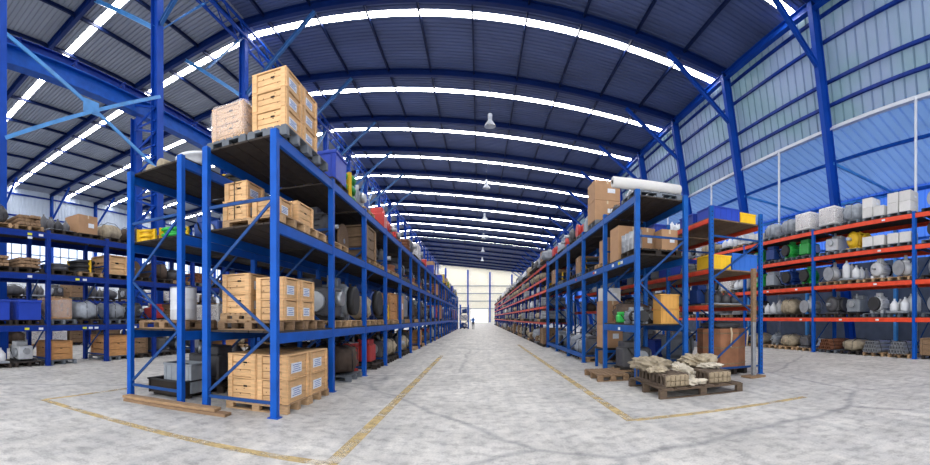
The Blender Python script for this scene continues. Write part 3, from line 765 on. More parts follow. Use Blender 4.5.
NODES = [3.25, 2.2, 1.28, .3]
ORD = ['first', 'second', 'third', 'fourth', 'fifth', 'sixth', 'seventh', 'eighth', 'ninth', 'tenth', 'eleventh', 'twelfth', 'thirteenth', 'fourteenth', 'fifteenth', 'sixteenth', 'seventeenth', 'eighteenth', 'nineteenth', 'twentieth', 'twenty-first', 'twenty-second', 'twenty-third', 'twenty-fourth', 'twenty-fifth', 'twenty-sixth', 'twenty-seventh', 'twenty-eighth', 'twenty-ninth', 'thirtieth']
ysA = [5.7 + 2.5 * i for i in range(22)]
A = rack('tall blue pallet rack lining the left side of the central aisle', -4.28, -2.9, ysA, [1.3, 2.97, 4.3], 4.33, BLUE, BLUE, 1, NODES)
ysB = [5.7 + 2.5 * i for i in range(8)]
B = rack('blue pallet rack back to back with the left aisle rack, farthest from the aisle', -6.1, -4.72, ysB, [1.3, 2.97, 4.3], 4.33, BLUE, BLUE, -1, NODES)
ysR = [9.0 + 2.5 * i for i in range(6)]
Rk = rack('blue pallet rack with blue beams at the right side of the aisle', 3.42, 4.75, ysR, [1.36, 2.97, 4.3], 4.4, BLUE_R, BLUE_R, -1, [3.3, 2.3, 1.3, .3], base=[2, 3, 4], skip=[(i, 0) for i in (1, 2, 3, 4)])
ysQ = [21.72 + 2.5 * i for i in range(31)]
Qk = rack('long rack with red beams further down the right side of the aisle', 3.42, 4.75, ysQ, [1.3, 2.15, 3.0, 3.65, 4.35], 4.4, RED, BLUE_D, -1, [3.3, 2.3, 1.3, .3], bh=.12)
ysC = [9.15 + 2.5 * i for i in range(7)]
Ck = rack('rack with red beams and perforated blue posts behind the right aisle rack', 5.45, 7.1, ysC, [1.85, 2.75, 4.02], 4.3, RED, BLUE_R, -1, [3.5, 2.5, 1.5, .4], pw=.1, bh=.11, holes=True, boards=OLDW)
ysD = [3.05 + 5.2 * i for i in range(7)]
Dk = rack('rack with orange red beams standing along the right wall', 13.25, 14.75, ysD, [1.54, 2.92, 4.2, 5.35], 5.4, RED, BLUE, -1, [4.0, 2.8, 1.6, .4], pw=.14, bh=.16, holes=False)
ysE = [2.4 + 2.4 * i for i in range(11)]
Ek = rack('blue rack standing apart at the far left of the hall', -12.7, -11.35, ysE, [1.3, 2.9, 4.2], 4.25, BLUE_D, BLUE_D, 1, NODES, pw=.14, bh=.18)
YTAG = mat('yellow_tag', (.75, .75, .05), .6)
ysG = [7.0 + 2.6 * i for i in range(9)]
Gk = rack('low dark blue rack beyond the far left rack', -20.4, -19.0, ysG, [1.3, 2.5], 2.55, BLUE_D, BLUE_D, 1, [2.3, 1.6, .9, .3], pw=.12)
tags_on(Ek, -11.345, [(6.4, 1.17, YTAG), (6.9, 1.17, PAPER), (8.6, 1.17, YTAG), (8.85, 1.17, PAPER), (9.1, 1.17, PAPER), (6.5, 4.07, YTAG), (6.5, 3.96, PAPER), (6.9, 4.07, PAPER), (6.5, 2.77, PAPER), (8.3, 2.77, YTAG), (8.6, 2.77, PAPER), (10.6, 1.17, YTAG), (10.9, 1.17, PAPER)])
tags_on(Dk, 13.245, [(y, z - .11, PAPER) for y, z in ((9.6, 5.35), (9.8, 4.2), (10.0, 2.92), (9.9, 1.54), (11.8, 1.54), (14.2, 1.54), (14.5, 2.92), (16.6, 2.92), (17.2, 1.54))])
tags_on(Rk, 3.415, [(9.9, 2.86, PAPER), (10.1, 2.86, YTAG), (10.6, 2.86, PAPER), (12.3, 2.86, PAPER), (14.9, 2.86, RED), (10.1, 1.24, PAPER), (12.5, 2.86, RED)])

# ------------------------------------------------------------------ filling bays with loads
TIERN = {'A': ['floor', 'lower shelf', 'upper shelf', 'rack top'], 'Q': ['floor', 'first shelf', 'second shelf', 'third shelf', 'fourth shelf', 'rack top']}
def slot(rackname, rootx, y, z, key, bay, tier, half, pal=True, lod=False, xoff=0, grp=None, pk=None, rz=None, cat=None, hz=.8):
    desc = DEFS[key][2]; w = ', %s, %s bay, %s' % (tier, ORD[bay], rackname)
    h = half + ' ' if half else ''
    rz = R_.choice([0, 0, PI / 2, PI]) + R_.uniform(-.06, .06) if rz is None else rz
    z += .0005
    if pal:
        pk = pk or R_.choice(['pallet', 'dpallet', 'dpallet', 'gpallet'])
        put(pk, rootx + xoff, y, z, R_.uniform(-.015, .015), '%s, %shalf%s' % (DEFS[pk][2], h, w) if half else DEFS[pk][2] + w, 'pallets in the ' + rackname, lod)
        z += .1455
    put(key, rootx + xoff + R_.uniform(-.03, .03), y + R_.uniform(-.01, .01), z + .0005, rz, '%s, %shalf%s' % (desc, h, w) if half else desc + w, 'loads in the ' + rackname, lod, cat, fit=(1.25, 1.14 if rackname != 'far left rack' else 1.02, hz * R_.uniform(.8, 1)))
    return z + DEFS[key][3]
MIXA = ['kmach', 'kmotor', 'gear', 'dbundle', 'dcrate', 'ocrate', 'reel', 'gvalve', 'wheel', 'planks', 'motor', 'rpipes', 'kbundle', 'dbundle', 'bmotor', 'kmach', 'gwheel', 'dcluster', 'coil', 'gear', 'rmach', 'mach', 'kbundle', 'cbundle']
MIXTOP = ['gear', 'rmach', 'rgear', 'cbundle', 'drum', 'coil', 'bin', 'wmach', 'gcoil', 'bundle', 'rpipes', 'carton', 'wvalve' if 0 else 'valve', 'rdrum', 'bmotor', 'dbundle']
MIXQ = ['wmach', 'bundle', 'valve', 'ggear', 'motor', 'cluster', 'wmotor', 'bundle', 'wwrapped', 'mach', 'cbundle', 'gear', 'pipes', 'wmach', 'dcluster', 'lowbundle', 'gvalve']
MIXF = ['lowbundle', 'cbundle', 'bundle', 'gear', 'mach', 'planks', 'dcrate', 'motor', 'bundle']
def seq(mix):
    last = [None]
    def f():
        while True:
            k = R_.choice(mix)
            if k != last[0]: last[0] = k; return k
    return f
# left aisle rack: bays 2 and up (first bay is laid out by hand below)
sB = seq(['dbundle', 'dcrate', 'kbundle', 'dbundle', 'kmach', 'kbundle', 'gear', 'dcluster'])
sA, sT, sQ, sF = seq(MIXA), seq(MIXTOP), seq(MIXQ), seq(MIXF)
hand = {(1, 0, 0): 'reel', (1, 0, 1): 'kbundle', (2, 0, 0): 'rdrum', (2, 0, 1): 'rmach', (1, 1, 0): 'kmach', (1, 1, 1): 'motor', (2, 1, 0): 'cbundle', (2, 1, 1): 'bmotor', (3, 1, 0): 'coil', (3, 1, 1): 'ocrate', (4, 1, 0): 'bigcarton',
        (1, 3, 0): 'bin', (1, 3, 1): 'gcoil', (2, 3, 0): 'mach', (2, 3, 1): 'drum', (3, 3, 0): 'rmach', (3, 3, 1): 'rgear', (4, 3, 0): 'rmach', (5, 3, 0): 'wmach', (6, 3, 0): 'wwrapped', (7, 3, 0): 'drum', (8, 3, 0): 'rdrum'}
for b in range(1, 21):
    far = b > 5
    for t, z in enumerate([0, 1.3, 2.97, 4.3]):
        for h in (0, 1):
            key = hand.get((b, t, h)) or (sT() if t == 3 else sA())
            if t == 3 and R_.random() < .12 and (b, t, h) not in hand: continue
            y = ysA[b] + (.66 if h == 0 else 1.84)
            pk = 'pallet' if (t == 1 and b < 4) else ('pallet' if (t == 2 and b == 1) else None)
            slot('left aisle rack', -3.56, y, z, key, b, TIERN['A'][t], ('near', 'far')[h], pal=DEFS[key][3] < .8 and not (t == 3 and R_.random() < .5), lod=far, pk=pk, hz=(.9, 1.15, .95, .95 if b < 12 else 1.3)[t])
for b in range(0, 7):
    for t, z in enumerate([0, 1.3, 2.97, 4.3]):
        for h in (0, 1):
            if b == 0 and not (h == 1 and t == 0): continue
            if t == 3 and h == 1: continue
            slot('left back rack', -5.41, ysB[b] + (.66 if h == 0 else 1.84), z, sB() if t < 3 else sT(), b, TIERN['A'][t], ('near', 'far')[h], lod=b > 1, hz=(.9, 1.2, 1.0, .5)[t])
# far left rack
handE = {(1, 0, 0): 'cluster', (1, 0, 1): 'wmach', (2, 0, 0): 'ocrate', (3, 0, 0): 'ocrate', (2, 3, 0): 'dcluster', (2, 3, 1): 'bigcarton', (1, 3, 0): 'dbundle', (1, 3, 1): 'planks', (2, 2, 0): 'gwheel', (2, 2, 1): 'coil', (1, 2, 0): 'planks', (1, 2, 1): 'planks', (3, 3, 0): 'cbundle', (1, 1, 0): 'bin', (1, 1, 1): 'bin', (2, 1, 0): 'wrapped', (2, 1, 1): 'bundle', (3, 1, 0): 'bundle', (3, 2, 0): 'crate', (4, 1, 1): 'dcrate'}
for b in range(0, 10):
    for t, z in enumerate([0, 1.3, 2.9, 4.2]):
        for h in (0, 1):
            if b == 2 and t == 0 and h == 1: continue
            key = handE.get((b, t, h)) or sA()
            if DEFS[key][3] > .8: key = 'mach'
            slot('far left rack', -12.03, ysE[b] + (.64 if h == 0 else 1.76), z, key, b, TIERN['A'][t], ('near', 'far')[h], lod=b > 4, rz=0 if key == 'bin' else None, hz=.75)
for b in range(0, 8):
    for t, z in enumerate([0, 1.3, 2.5]):
        for h in (0, 1): slot('low far rack', -19.7, ysG[b] + (.7 if h == 0 else 1.9), z, (sB() if R_.random() < .7 else 'wwrapped'), b, ('floor', 'shelf', 'rack top')[t], ('near', 'far')[h], lod=True, hz=.85)
# right aisle rack, red part
for b in range(0, 30):
    far = b > 2
    for t, z in enumerate([0, 1.3, 2.15, 3.0, 3.65, 4.35]):
        for h in ((0, 1) if b < 16 else (0,)):
            key = sF() if t == 0 else sQ()
            if t in (1, 2, 3, 4) and DEFS[key][3] > .5: key = R_.choice(['ggear', 'bundle', 'cluster', 'lowbundle', 'gear', 'pipes', 'wwrapped'])
            if t == 4 and DEFS[key][3] > .45: key = 'lowbundle'
            if t == 3 and (DEFS[key][3] > .42): key = 'cluster'
            if b == 0 and t == 5: key = ('bundle', 'bigcarton')[h]
            if b == 0 and t == 3: key = 'ygear'
            slot('red-beamed aisle rack', 4.08, ysQ[b] + (.66 if h == 0 else 1.84), z, key, b, TIERN['Q'][t], ('near', 'far')[h], pal=t in (0, 1, 5), lod=far, xoff=-.22, hz=(.9, .5, .6, .42, .48, .8)[t])
# right wall rack: five metre bays with four load places each
handD = {
 (1, 4): ['gpallet:wcarton2', 'gpallet:wcarton2', 'gpallet:bundle', 'gpallet:wwrapped'], (1, 3): ['gpallet:wcarton1', 'gpallet:wcarton1', 'gpallet:ygear', 'gpallet:wmach'],
 (1, 2): ['pallet:valve', 'pallet:wmotor', 'pallet:cluster', 'pallet:valve'], (1, 1): ['gpallet:cluster', 'gpallet:wmotor', 'dpallet:mach', 'dpallet:gear'], (1, 0): ['pallet:pipes', 'pallet:pipes', 'dpallet:lowbundle', 'gpallet:rpipes'],
 (2, 4): ['gpallet:wwrapped', 'gpallet:bundle', 'gpallet:bundle', 'gpallet:wcarton1'], (2, 3): ['gpallet:grmach', 'gpallet:gmotor', 'gpallet:bmach', 'gpallet:grmach'], (2, 2): ['dpallet:gmotor', 'dpallet:bmotor', 'dpallet:mach', 'dpallet:grmach'],
 (2, 1): ['dpallet:valve', 'dpallet:cbundle', 'dpallet:cluster', 'dpallet:gear'], (2, 0): ['pallet:gear', 'pallet:cbundle', 'pallet:motor', 'pallet:cbundle'],
}
TD = ['floor', 'lowest shelf', 'middle shelf', 'upper shelf', 'rack top']; PD = ['nearest', 'second', 'third', 'farthest']
for b in range(0, 6):
    for t, z in enumerate([0, 1.54, 2.92, 4.2, 5.35]):
        for h in range(4):
            sp = handD.get((b, t)); y = ysD[b] + .14 + (h + .5) * 4.92 / 4; x = 13.98
            pk, key = sp[h].split(':') if sp else (R_.choice(['gpallet', 'dpallet', 'pallet']), (sF() if t == 0 else sQ()))
            rn = 'right wall rack'; w = ', %s place, %s, %s bay, %s' % (PD[h], TD[t], ORD[b], rn)
            lod = b > 3 or b == 0
            put(pk, x, y, z + .0005, 0, DEFS[pk][2] + w, 'pallets in the right wall rack', lod)
            z1 = z + .1462
            if key.startswith('wcarton'):
                n = int(key[-1])
                for k in range(n):
                    for q, (dx, dy) in enumerate([(-.3, -.28), (-.3, .28)]):
                        if n == 2 and k == 1 and h == 1 and q == 0: continue
                        put('wcarton', x + dx, y + dy, z1 + k * .389 + .0005, R_.uniform(-.05, .05) + PI / 2 * 0, '%s %s white carton%s' % (('lower', 'upper')[k], ('near', 'far')[q], w), 'white cartons in the right wall rack', lod)
            else:
                put(key, x - .08, y, z1 + .0005, R_.choice([0, PI]) + R_.uniform(-.1, .1), DEFS[key][2] + w, 'loads in the right wall rack', lod, fit=(1.3, 1.16, .82 if t else .62))

# ------------------------------------------------------------------ first bay of the left aisle rack
def P(key, x, y, z, rz=0, label='', group=None, **k): return put(key, x, y, z, rz, label, group, **k)
def cr(w, d, h, m=None, lab=True):
    return 'crate_%g_%g_%g_%s_%s' % (w, d, h, m.name if m else '', lab), d_crate, dict(w=w, d=d, h=h, m=m, lab=lab)
def crate(x, y, z, w, d, h, label, m=None, lab=True, rz=0, group='pine crates in the first bay'):
    k, fn, a = cr(w, d, h, m, lab); return put(k, x, y, z, rz, label, group, fn=fn, args=a)
for j, y in enumerate((6.42, 7.36)):
    put('pal_c', -3.44, y, 0, 0, 'wooden pallet under the %s pair of floor crates in the near left rack' % ('front', 'rear')[j], 'pallets in the first bay', fn=d_pallet, args=dict(w=1.14, d=.92))
for j, y in enumerate((6.42, 7.34)):
    for i, x in enumerate((-3.72, -3.155)):
        for k in range(2):
            crate(x, y, .1455 + k * .386, .555, .88, .384, '%s pine crate on the floor pallet, %s pair, %s' % (('lower', 'upper')[k], ('front', 'rear')[j], ('inner side', 'aisle side with stickers')[i]), rz=0)
# lower shelf
for j, y in enumerate((6.4, 7.38)):
    put('pal_o', -3.56, y, 1.3005, 0, 'wooden pallet on the lower shelf, %s half of the first bay' % ('near', 'far')[j], 'pallets in the first bay', fn=d_pallet, args=dict(w=1.2, d=.94, m=OLDW, h=.16))
for j, y in enumerate((6.3, 6.95)):
    for k in range(2):
        crate(-3.2, y, 1.462 + k * .345, .52, .62, .343, '%s pine crate of the %s aisle-side stack, lower shelf' % (('bottom', 'top')[k], ('front', 'rear')[j]))
put('pal_s', -3.85, 6.45, 1.462, 0, 'small pallet under the left crate stack on the lower shelf', 'pallets in the first bay', fn=d_pallet, args=dict(w=.62, d=.9, h=.12))
for k in range(2):
    crate(-3.86, 6.45, 1.583 + k * .33, .56, .86, .328, '%s brown crate of the left stack on the lower shelf' % ('bottom', 'top')[k], m=PINE2 if 0 else PINE)
# upper shelf
for j, y in enumerate((6.4, 7.38)):
    put('pal_u', -3.5, y, 2.9705, 0, 'wooden pallet on the upper shelf, %s half of the first bay' % ('near', 'far')[j], 'pallets in the first bay', fn=d_pallet, args=dict(w=1.14, d=.92, m=PALW, h=.16))
crate(-3.86, 6.32, 3.132, .5, .66, .34, 'lower strapped pine crate on the upper shelf, left')
crate(-3.86, 6.32, 3.474, .46, .62, .3, 'top strapped pine crate on the upper shelf, left')
crate(-3.3, 6.3, 3.132, .5, .56, .3, 'low pine crate on the upper shelf beside the strapped pair')
crate(-3.2, 6.98, 3.132, .42, .72, .37, 'plain pine crate at the aisle edge of the upper shelf', lab=False)
st = MB(); st.tube([(-3.86, 5.985, 3.14), (-3.86, 5.985, 3.79), (-3.86, 6.1, 3.795)], .008)
tag(obj('packing_strap', st, BLACK), 'black strap over the two stacked crates on the upper shelf', 'strap')
# rack top
for j, (x, y) in enumerate(((-3.18, 6.3), (-3.18, 7.22), (-3.95, 6.3))):
    put('pal_g%d' % (j == 2), x, y, 4.3005, 0, ('grey pallet under the front of the tall crate stack', 'grey pallet under the rear of the tall crate stack', 'grey pallet under the film-wrapped crates')[j], 'pallets in the first bay', fn=d_pallet, args=dict(w=(.7 if j < 2 else .78), d=.9, m=GPAL, h=.16))
for j, y in enumerate((6.22, 6.88)):
    for k in range(3):
        crate(-3.17, y, 4.462 + k * .307, .62, .64, .305, '%s pine crate in the %s column on the rack top' % (('bottom', 'middle', 'top')[k], ('front', 'rear')[j]))
for k in range(2):
    crate(-3.95, 6.2, 4.462 + k * .29, .64, .6, .288, '%s film-wrapped crate at left on the rack top' % ('lower', 'upper')[k], lab=False)
tag(obj('stretch_film', MB().lump((-3.95, 6.2, 4.47), (.72, .68, .62), 3, .03, 14, 9), WRAP), 'clear film over the two small crates on the rack top', 'film')
# second left rack, first bay
tag(obj('round_tub', MB().lathe([(.26, 0), (.30, .02), (.3, .12), (.38, .13), (.38, .18), (.34, .185), (.33, .16), (.28, .15)], (-4.92, 6.3, 4.3005), n=26), WHITEP), 'white round tub lying on top of the rack left of the crates', 'tub')
for i, (x, r) in enumerate(((-5.45, .1), (-5.75, .08))):
    tag(obj('fabric_roll', MB().cyl((x, 5.9, 4.3005 + r), r, 1.5, 'y', 14), CLOTH), ('thick beige roll beside the white tub on the rack top', 'thin beige roll left of the thick one on the rack top')[i], 'roll')
put('gcoil', -5.55, 6.45, 2.9705, 0, 'green hose coil on the upper shelf of the left back rack', 'hose coils')
put('ycoil', -5.9, 6.02, 2.9705, 0, 'yellow hose coil beside the green one', 'hose coils', fn=d_coil, args=dict(m=YEL, r=.16, t=.06))
put('bmach', -5.1, 7.1, 2.9705, 0, 'blue machine part on the upper shelf behind the hose coils')
put('pal_o', -5.4, 6.35, 1.3005, 0, 'old pallet on the lower shelf of the left back rack, front', 'pallets in the first bay', fn=None)
put('drum2', -5.3, 6.4, 1.462, 0, 'pale grey drum on the lower shelf of the left back rack', fn=d_drum, args=dict(m=WHITEP, r=.26, h=.62))
put('wwrapped', -5.3, 7.4, 1.3005, 0, 'white wrapped goods behind the pale drum')
def d_skip():
    a = MB(); w, d, h = 1.05, 1.0, .26
    for s in (-1, 1):
        a.bar((s * w * .4, -d / 2, h * .5 + .06), (s * w * .4, d / 2, h * .5 + .06), .03, h); a.bar((-w * .4, s * d * .45, h * .5 + .06), (w * .4, s * d * .45, h * .5 + .06), .03, h)
    a.box((0, 0, .07), (w * .8, d * .9, .03)); b = MB()
    for s in (-1, 1): b.box((s * w * .41, 0, h + .06), (.08, d, .03)); b.box((0, s * d * .47, h + .06), (w * .85, .06, .03))
    c = MB()
    for s in (-1, 1): c.box((0, s * .3, .028), (w * .85, .1, .055))
    return 'tray', [('tray', a, DKW), ('rim', b, BLACK), ('runners', c, DKW)]
put('skip', -5.42, 6.5, 0, 0, 'black steel tray on the floor in the left back rack', None, fn=d_skip, cat='tray')
put('tub2', -5.3, 6.5, .086, 0, 'grey plastic tub standing in the black tray', None, fn=d_bin, args=dict(m=GREY, w=.7, d=.6, h=.55))
for i, (x0, x1, z, dy) in enumerate(((-5.72, -3.62, .0005, 0), (-5.80, -3.85, .046, .05))):
    mb = MB(); mb.bar((x0, 5.30 + dy, z + .0225), (x1, 5.44 + dy, z + .0225), .2, .045)
    tag(obj('wooden_plank', mb, PALW if i else OLDW), ('lower long plank on the floor in front of the left rack', 'upper long plank lying on another in front of the left rack')[i], 'plank')

# ------------------------------------------------------------------ right aisle rack loads
rn = 'blue right rack'
def d_roll(): 
    return 'roll', [('roll', MB().lathe([(.11, -.85), (.125, -.83), (.125, .83), (.11, .85)], (0, 0, .125), 'x', 24), WCARD), ('core', MB().cyl((-.855, 0, .125), .05, .01, 'x', 12), DARK)]
put('gpallet', 4.08, 9.62, 4.3005, 0, 'grey pallet at the near end of the right rack top', 'pallets in the blue right rack')
for k, (dx, dy) in enumerate(((-.42, 0), (-.42, .35), (-.15, .35))):
    put('wv', 4.08 + dx, 9.62 + dy, 4.446, 1.57, ('pale pump nearest the end of the right rack top', 'pale pump behind the nearest on the right rack top', 'inner pale pump behind the white roll on the rack top')[k], 'pale pumps on the right rack top', fn=d_valve, args=dict(m=WHITEP, s=.42))
put('roll', 3.8, 9.2, 4.447, 0, 'long white roll lying across the right rack top', fn=d_roll, cat='roll')
put('sd2', 4.32, 9.9, 4.446, 0, 'low white box behind the white roll', fn=d_carton, args=dict(m=GREY if 0 else WCARD, w=.5, d=.3, h=.27))
put('sd3', 4.4, 10.3, 4.446, 0, 'brown box behind the right end of the white roll', fn=d_carton, args=dict(w=.3, d=.3, h=.27))
put('gpallet', 4.02, 12.8, 4.3005, 0, 'grey pallet under the stacked brown cartons on the right rack top', 'pallets in the blue right rack')
for k in range(2):
    put('bcc', 3.82, 12.8, 4.446 + k * .61, 0, '%s large brown carton on the right rack top' % ('lower', 'upper')[k], 'brown cartons on the right rack', fn=d_carton, args=dict(w=.8, d=.85, h=.6))
put('dbundle', 4.08, 11.4, 4.3005, 0, 'dark covered bundle in front of the stacked cartons on the right rack top', fit=(1.0, .9, .4))
for b, key in ((2, 'mach'), (3, 'gear'), (4, 'bundle')):
    for h in (0, 1): slot(rn, 4.08, ysR[b] + (.66 if h == 0 else 1.84), 4.3, (key, 'rgear')[h], b, 'rack top', ('near', 'far')[h], pal=True)
# upper shelf
put('dpallet', 4.08, 9.66, 2.9705, 0, 'dark pallet on the upper shelf of the right rack, near half', 'pallets in the blue right rack')
for k in range(4):
    put('wcyl', 3.6, 9.3 + .27 * k, 3.117, 0, '%s grey canister at the front edge of the upper shelf' % ORD[k], 'grey canisters on the upper shelf', fn=d_drum, args=dict(m=MET, r=.11, h=.42))
put('bc4', 4.0, 10.0, 3.117, .15, 'brown carton behind the grey canisters', fn=d_carton, args=dict(w=.45, d=.5, h=.6))
put('bc5', 4.42, 9.5, 3.117, 0, 'squat brown carton at the end frame of the upper shelf', fn=d_carton, args=dict(w=.42, d=.45, h=.5))
put('bc2', 3.9, 10.75, 3.117 - .146, 0, 'tall brown carton on the upper shelf past the canisters', fn=d_carton, args=dict(w=.8, d=.7, h=.9))
sR = seq(['bmotor', 'mach', 'gear', 'motor', 'bundle', 'carton', 'reel', 'dbundle', 'gvalve', 'coil'])
for b in range(1, 5):
    for h in (0, 1): slot(rn, 4.08, ysR[b] + (.66 if h == 0 else 1.84), 2.97, sR(), b, 'upper shelf', ('near', 'far')[h])
    if b > 1:
        for h in (0, 1): slot(rn, 4.08, ysR[b] + (.66 if h == 0 else 1.84), 0, sR(), b, 'floor', ('near', 'far')[h], xoff=.12)
# lower shelf of bay one
for k, key in enumerate(('motor', 'motor', 'mach')):
    put('sm%d' % (k == 2), (3.68, 3.68, 4.25)[k], (9.35, 9.94, 10.3)[k], 1.3605, PI / 2 if k < 2 else 0, ('small grey motor nearest the end on the lower shelf', 'second small grey motor on the lower shelf', 'dark machine part behind the small motors')[k], 'small motors on the lower shelf', fn=(d_motor if k < 2 else d_machine), args=dict(m=GREY if k < 2 else CAST, s=.7 if k < 2 else .7))
put('grn', 3.62, 10.4, 1.3605, 0, 'small green machine part on the lower shelf', fn=d_machine, args=dict(m=GREEN, s=.5))
put('kbundle', 4.1, 10.95, 1.3605, 0, 'brown covered bundle at the far end of the lower shelf', fit=(1.1, .9, .6))
put('pallet', 4.15, 10.72, 0, 0, 'wooden pallet on the floor inside the first bay of the right rack', 'pallets in the blue right rack', fn=None)
put('kmach', 4.08, 10.75, .146, 0, 'dark machine part on the floor pallet inside the right rack', fit=(1.1, .95, .8))
# bay two: cartons on a low platform
def d_platform():
    a = MB().box((0, 0, .6), (1.1, 1.1, .05), bev=.004); b = MB()
    for x in (-.48, .48):
        for y in (-.48, .48): b.box((x, y, .2875), (.08, .08, .575))
    for y in (-.48, .48): b.box((0, y, .53), (1.0, .06, .07))
    return 'platform', [('platform_top', a, DKW), ('platform_legs', b, BLUE_R)]
put('plat', 4.08, 12.35, 0, 0, 'low blue legged platform in the second bay of the right rack', fn=d_platform, cat='platform')
for k in range(2):
    put('bc3', 3.86, 12.3, .6255 + k * .69, 0, '%s brown carton of the tall pair on the low platform' % ('lower', 'upper')[k], 'tall brown cartons', fn=d_carton, args=dict(w=.62, d=.62, h=.68))
put('wcarton', 3.85, 12.3, 2.006, 0, 'white carton on top of the tall brown pair')
put('reel', 4.15, 13.4, 0, 0, 'cable reel on the floor beyond the low platform')
# red-beamed rack behind
rn = 'right back rack'
def d_board(): return 'board', [('board', MB().box((0, 0, .015), (1.5, 1.0, .03), bev=.003), OLDW)]
put('binb', 6.0, 9.62, 4.0205, PI / 2 * 0, 'dark blue bin on top of the red-beamed rack behind', 'bins behind the right rack', fn=d_bin, args=dict(m=BBIN, w=.86, d=.8, h=.32))
put('biny', 6.7, 9.62, 4.0205, 0, 'yellow bin on top of the red-beamed rack behind', 'bins behind the right rack', fn=d_bin, args=dict(m=YEL, w=.52, d=.8, h=.26))
put('binb', 5.98, 10.6, 4.0205, 0, 'second dark blue bin behind the first on the rack top', 'bins behind the right rack')
put('lowbundle', 6.76, 10.6, 4.0205, 0, 'beige bundle behind the yellow bin on the rack top', fit=(.6, .85, .3))
put('biny2', 5.86, 9.62, 2.7505, 0, 'yellow bin on the upper shelf of the rack behind', 'bins behind the right rack', fn=d_bin, args=dict(m=YEL, w=.6, d=.8, h=.36))
put('binb2', 6.6, 9.62, 2.7505, 0, 'wide blue bin beside the yellow bin on the upper shelf', 'bins behind the right rack', fn=d_bin, args=dict(m=mat('bright_blue_plastic', (.03, .16, .62), .5), w=.84, d=.8, h=.44))
put('pipes', 6.1, 10.75, 2.7505, 0, 'steel pipe bundle behind the bins on the upper shelf')
put('dcluster', 6.2, 9.75, 1.8505, 0, 'tray of dark cylinders on the lower shelf of the rack behind')
put('bmach', 6.2, 10.8, 1.8505, 0, 'blue machine part on the lower shelf of the rack behind')
for b in range(1, 6):
    for t, z in enumerate((0, 1.85, 2.75, 4.02)):
        for h in (0, 1): slot(rn, 6.28, ysC[b] + (.66 if h == 0 else 1.84), z, R_.choice(['mach', 'ggear', 'bmotor', 'lowbundle', 'bin', 'cluster', 'bundle']), b, TIERN['A'][t], ('near', 'far')[h], pal=t in (0, 3), lod=b > 2, rz=0, hz=(1.2, .7, .8, .5)[t])
def d_tubcrate():
    a = MB().lathe([(.64, .16), (.66, .18), (.66, 1.2), (.64, 1.22)], n=8, smooth=False); b = MB()
    for z in (.3, .72, 1.1): b.lathe([(.665, z - .02), (.67, z - .02), (.67, z + .02), (.665, z + .02)], n=8, smooth=False, caps=False)
    c = MB().lump((0, 0, 1.2), (1.0, 1.0, .2), 5, .12, 8); d = MB()
    for q in (0, 1): d.tube([(-.3 + .6 * q, -.68, 1.25), (-.28 + .6 * q, -.70, 1.1), (-.32 + .6 * q, -.70, .75)], .025)
    e = MB()
    for x in (-.4, 0, .4): e.box((x, 0, .07), (.12, 1.1, .14))
    e.box((0, 0, .15), (1.15, 1.15, .02))
    return 'crate', [('octagonal_box', a, mat('brown_board', (.30, .13, .065), .8, noise=.25, nscale=4)), ('hoops', b, OLDW), ('dark_liner', c, DCLOTH), ('tie_cords', d, TAPE), ('runners', e, DKW)]
put('octa', 6.3, 9.95, 0, .2, 'large brown eight-sided box on runners under the rack behind', None, fn=d_tubcrate)
# amber trays on a stand between the two right racks
def d_stand():
    a = MB().box((0, 0, 1.98), (.6, .9, .04)); b = MB()
    for x in (-.26, .26):
        for y in (-.4, .4): b.box((x, y, .98), (.05, .05, 1.96))
    a.box((0, 0, .6), (.6, .9, .04))
    return 'stand', [('stand_shelves', a, DKW), ('stand_legs', b, BLUE_D)]
AMB = mat('amber_plastic', (.70, .36, .08), .55, var=.1)
put('dpallet', 4.15, 9.6, 0, 0, 'dark pallet on the floor behind the right rack end frame', 'pallets in the blue right rack')
put('dbundle', 4.08, 9.6, .146, 0, 'dark covered bundle on the floor behind the right end frame')
for k in range(2):
    put('amb', 4.42, 9.5, 1.3605 + .36 * k, 0, '%s amber tray on the lower shelf at the end frame' % ('lower', 'upper')[k], 'amber trays', fn=d_bin, args=dict(m=AMB, w=.5, d=.5, h=.35))
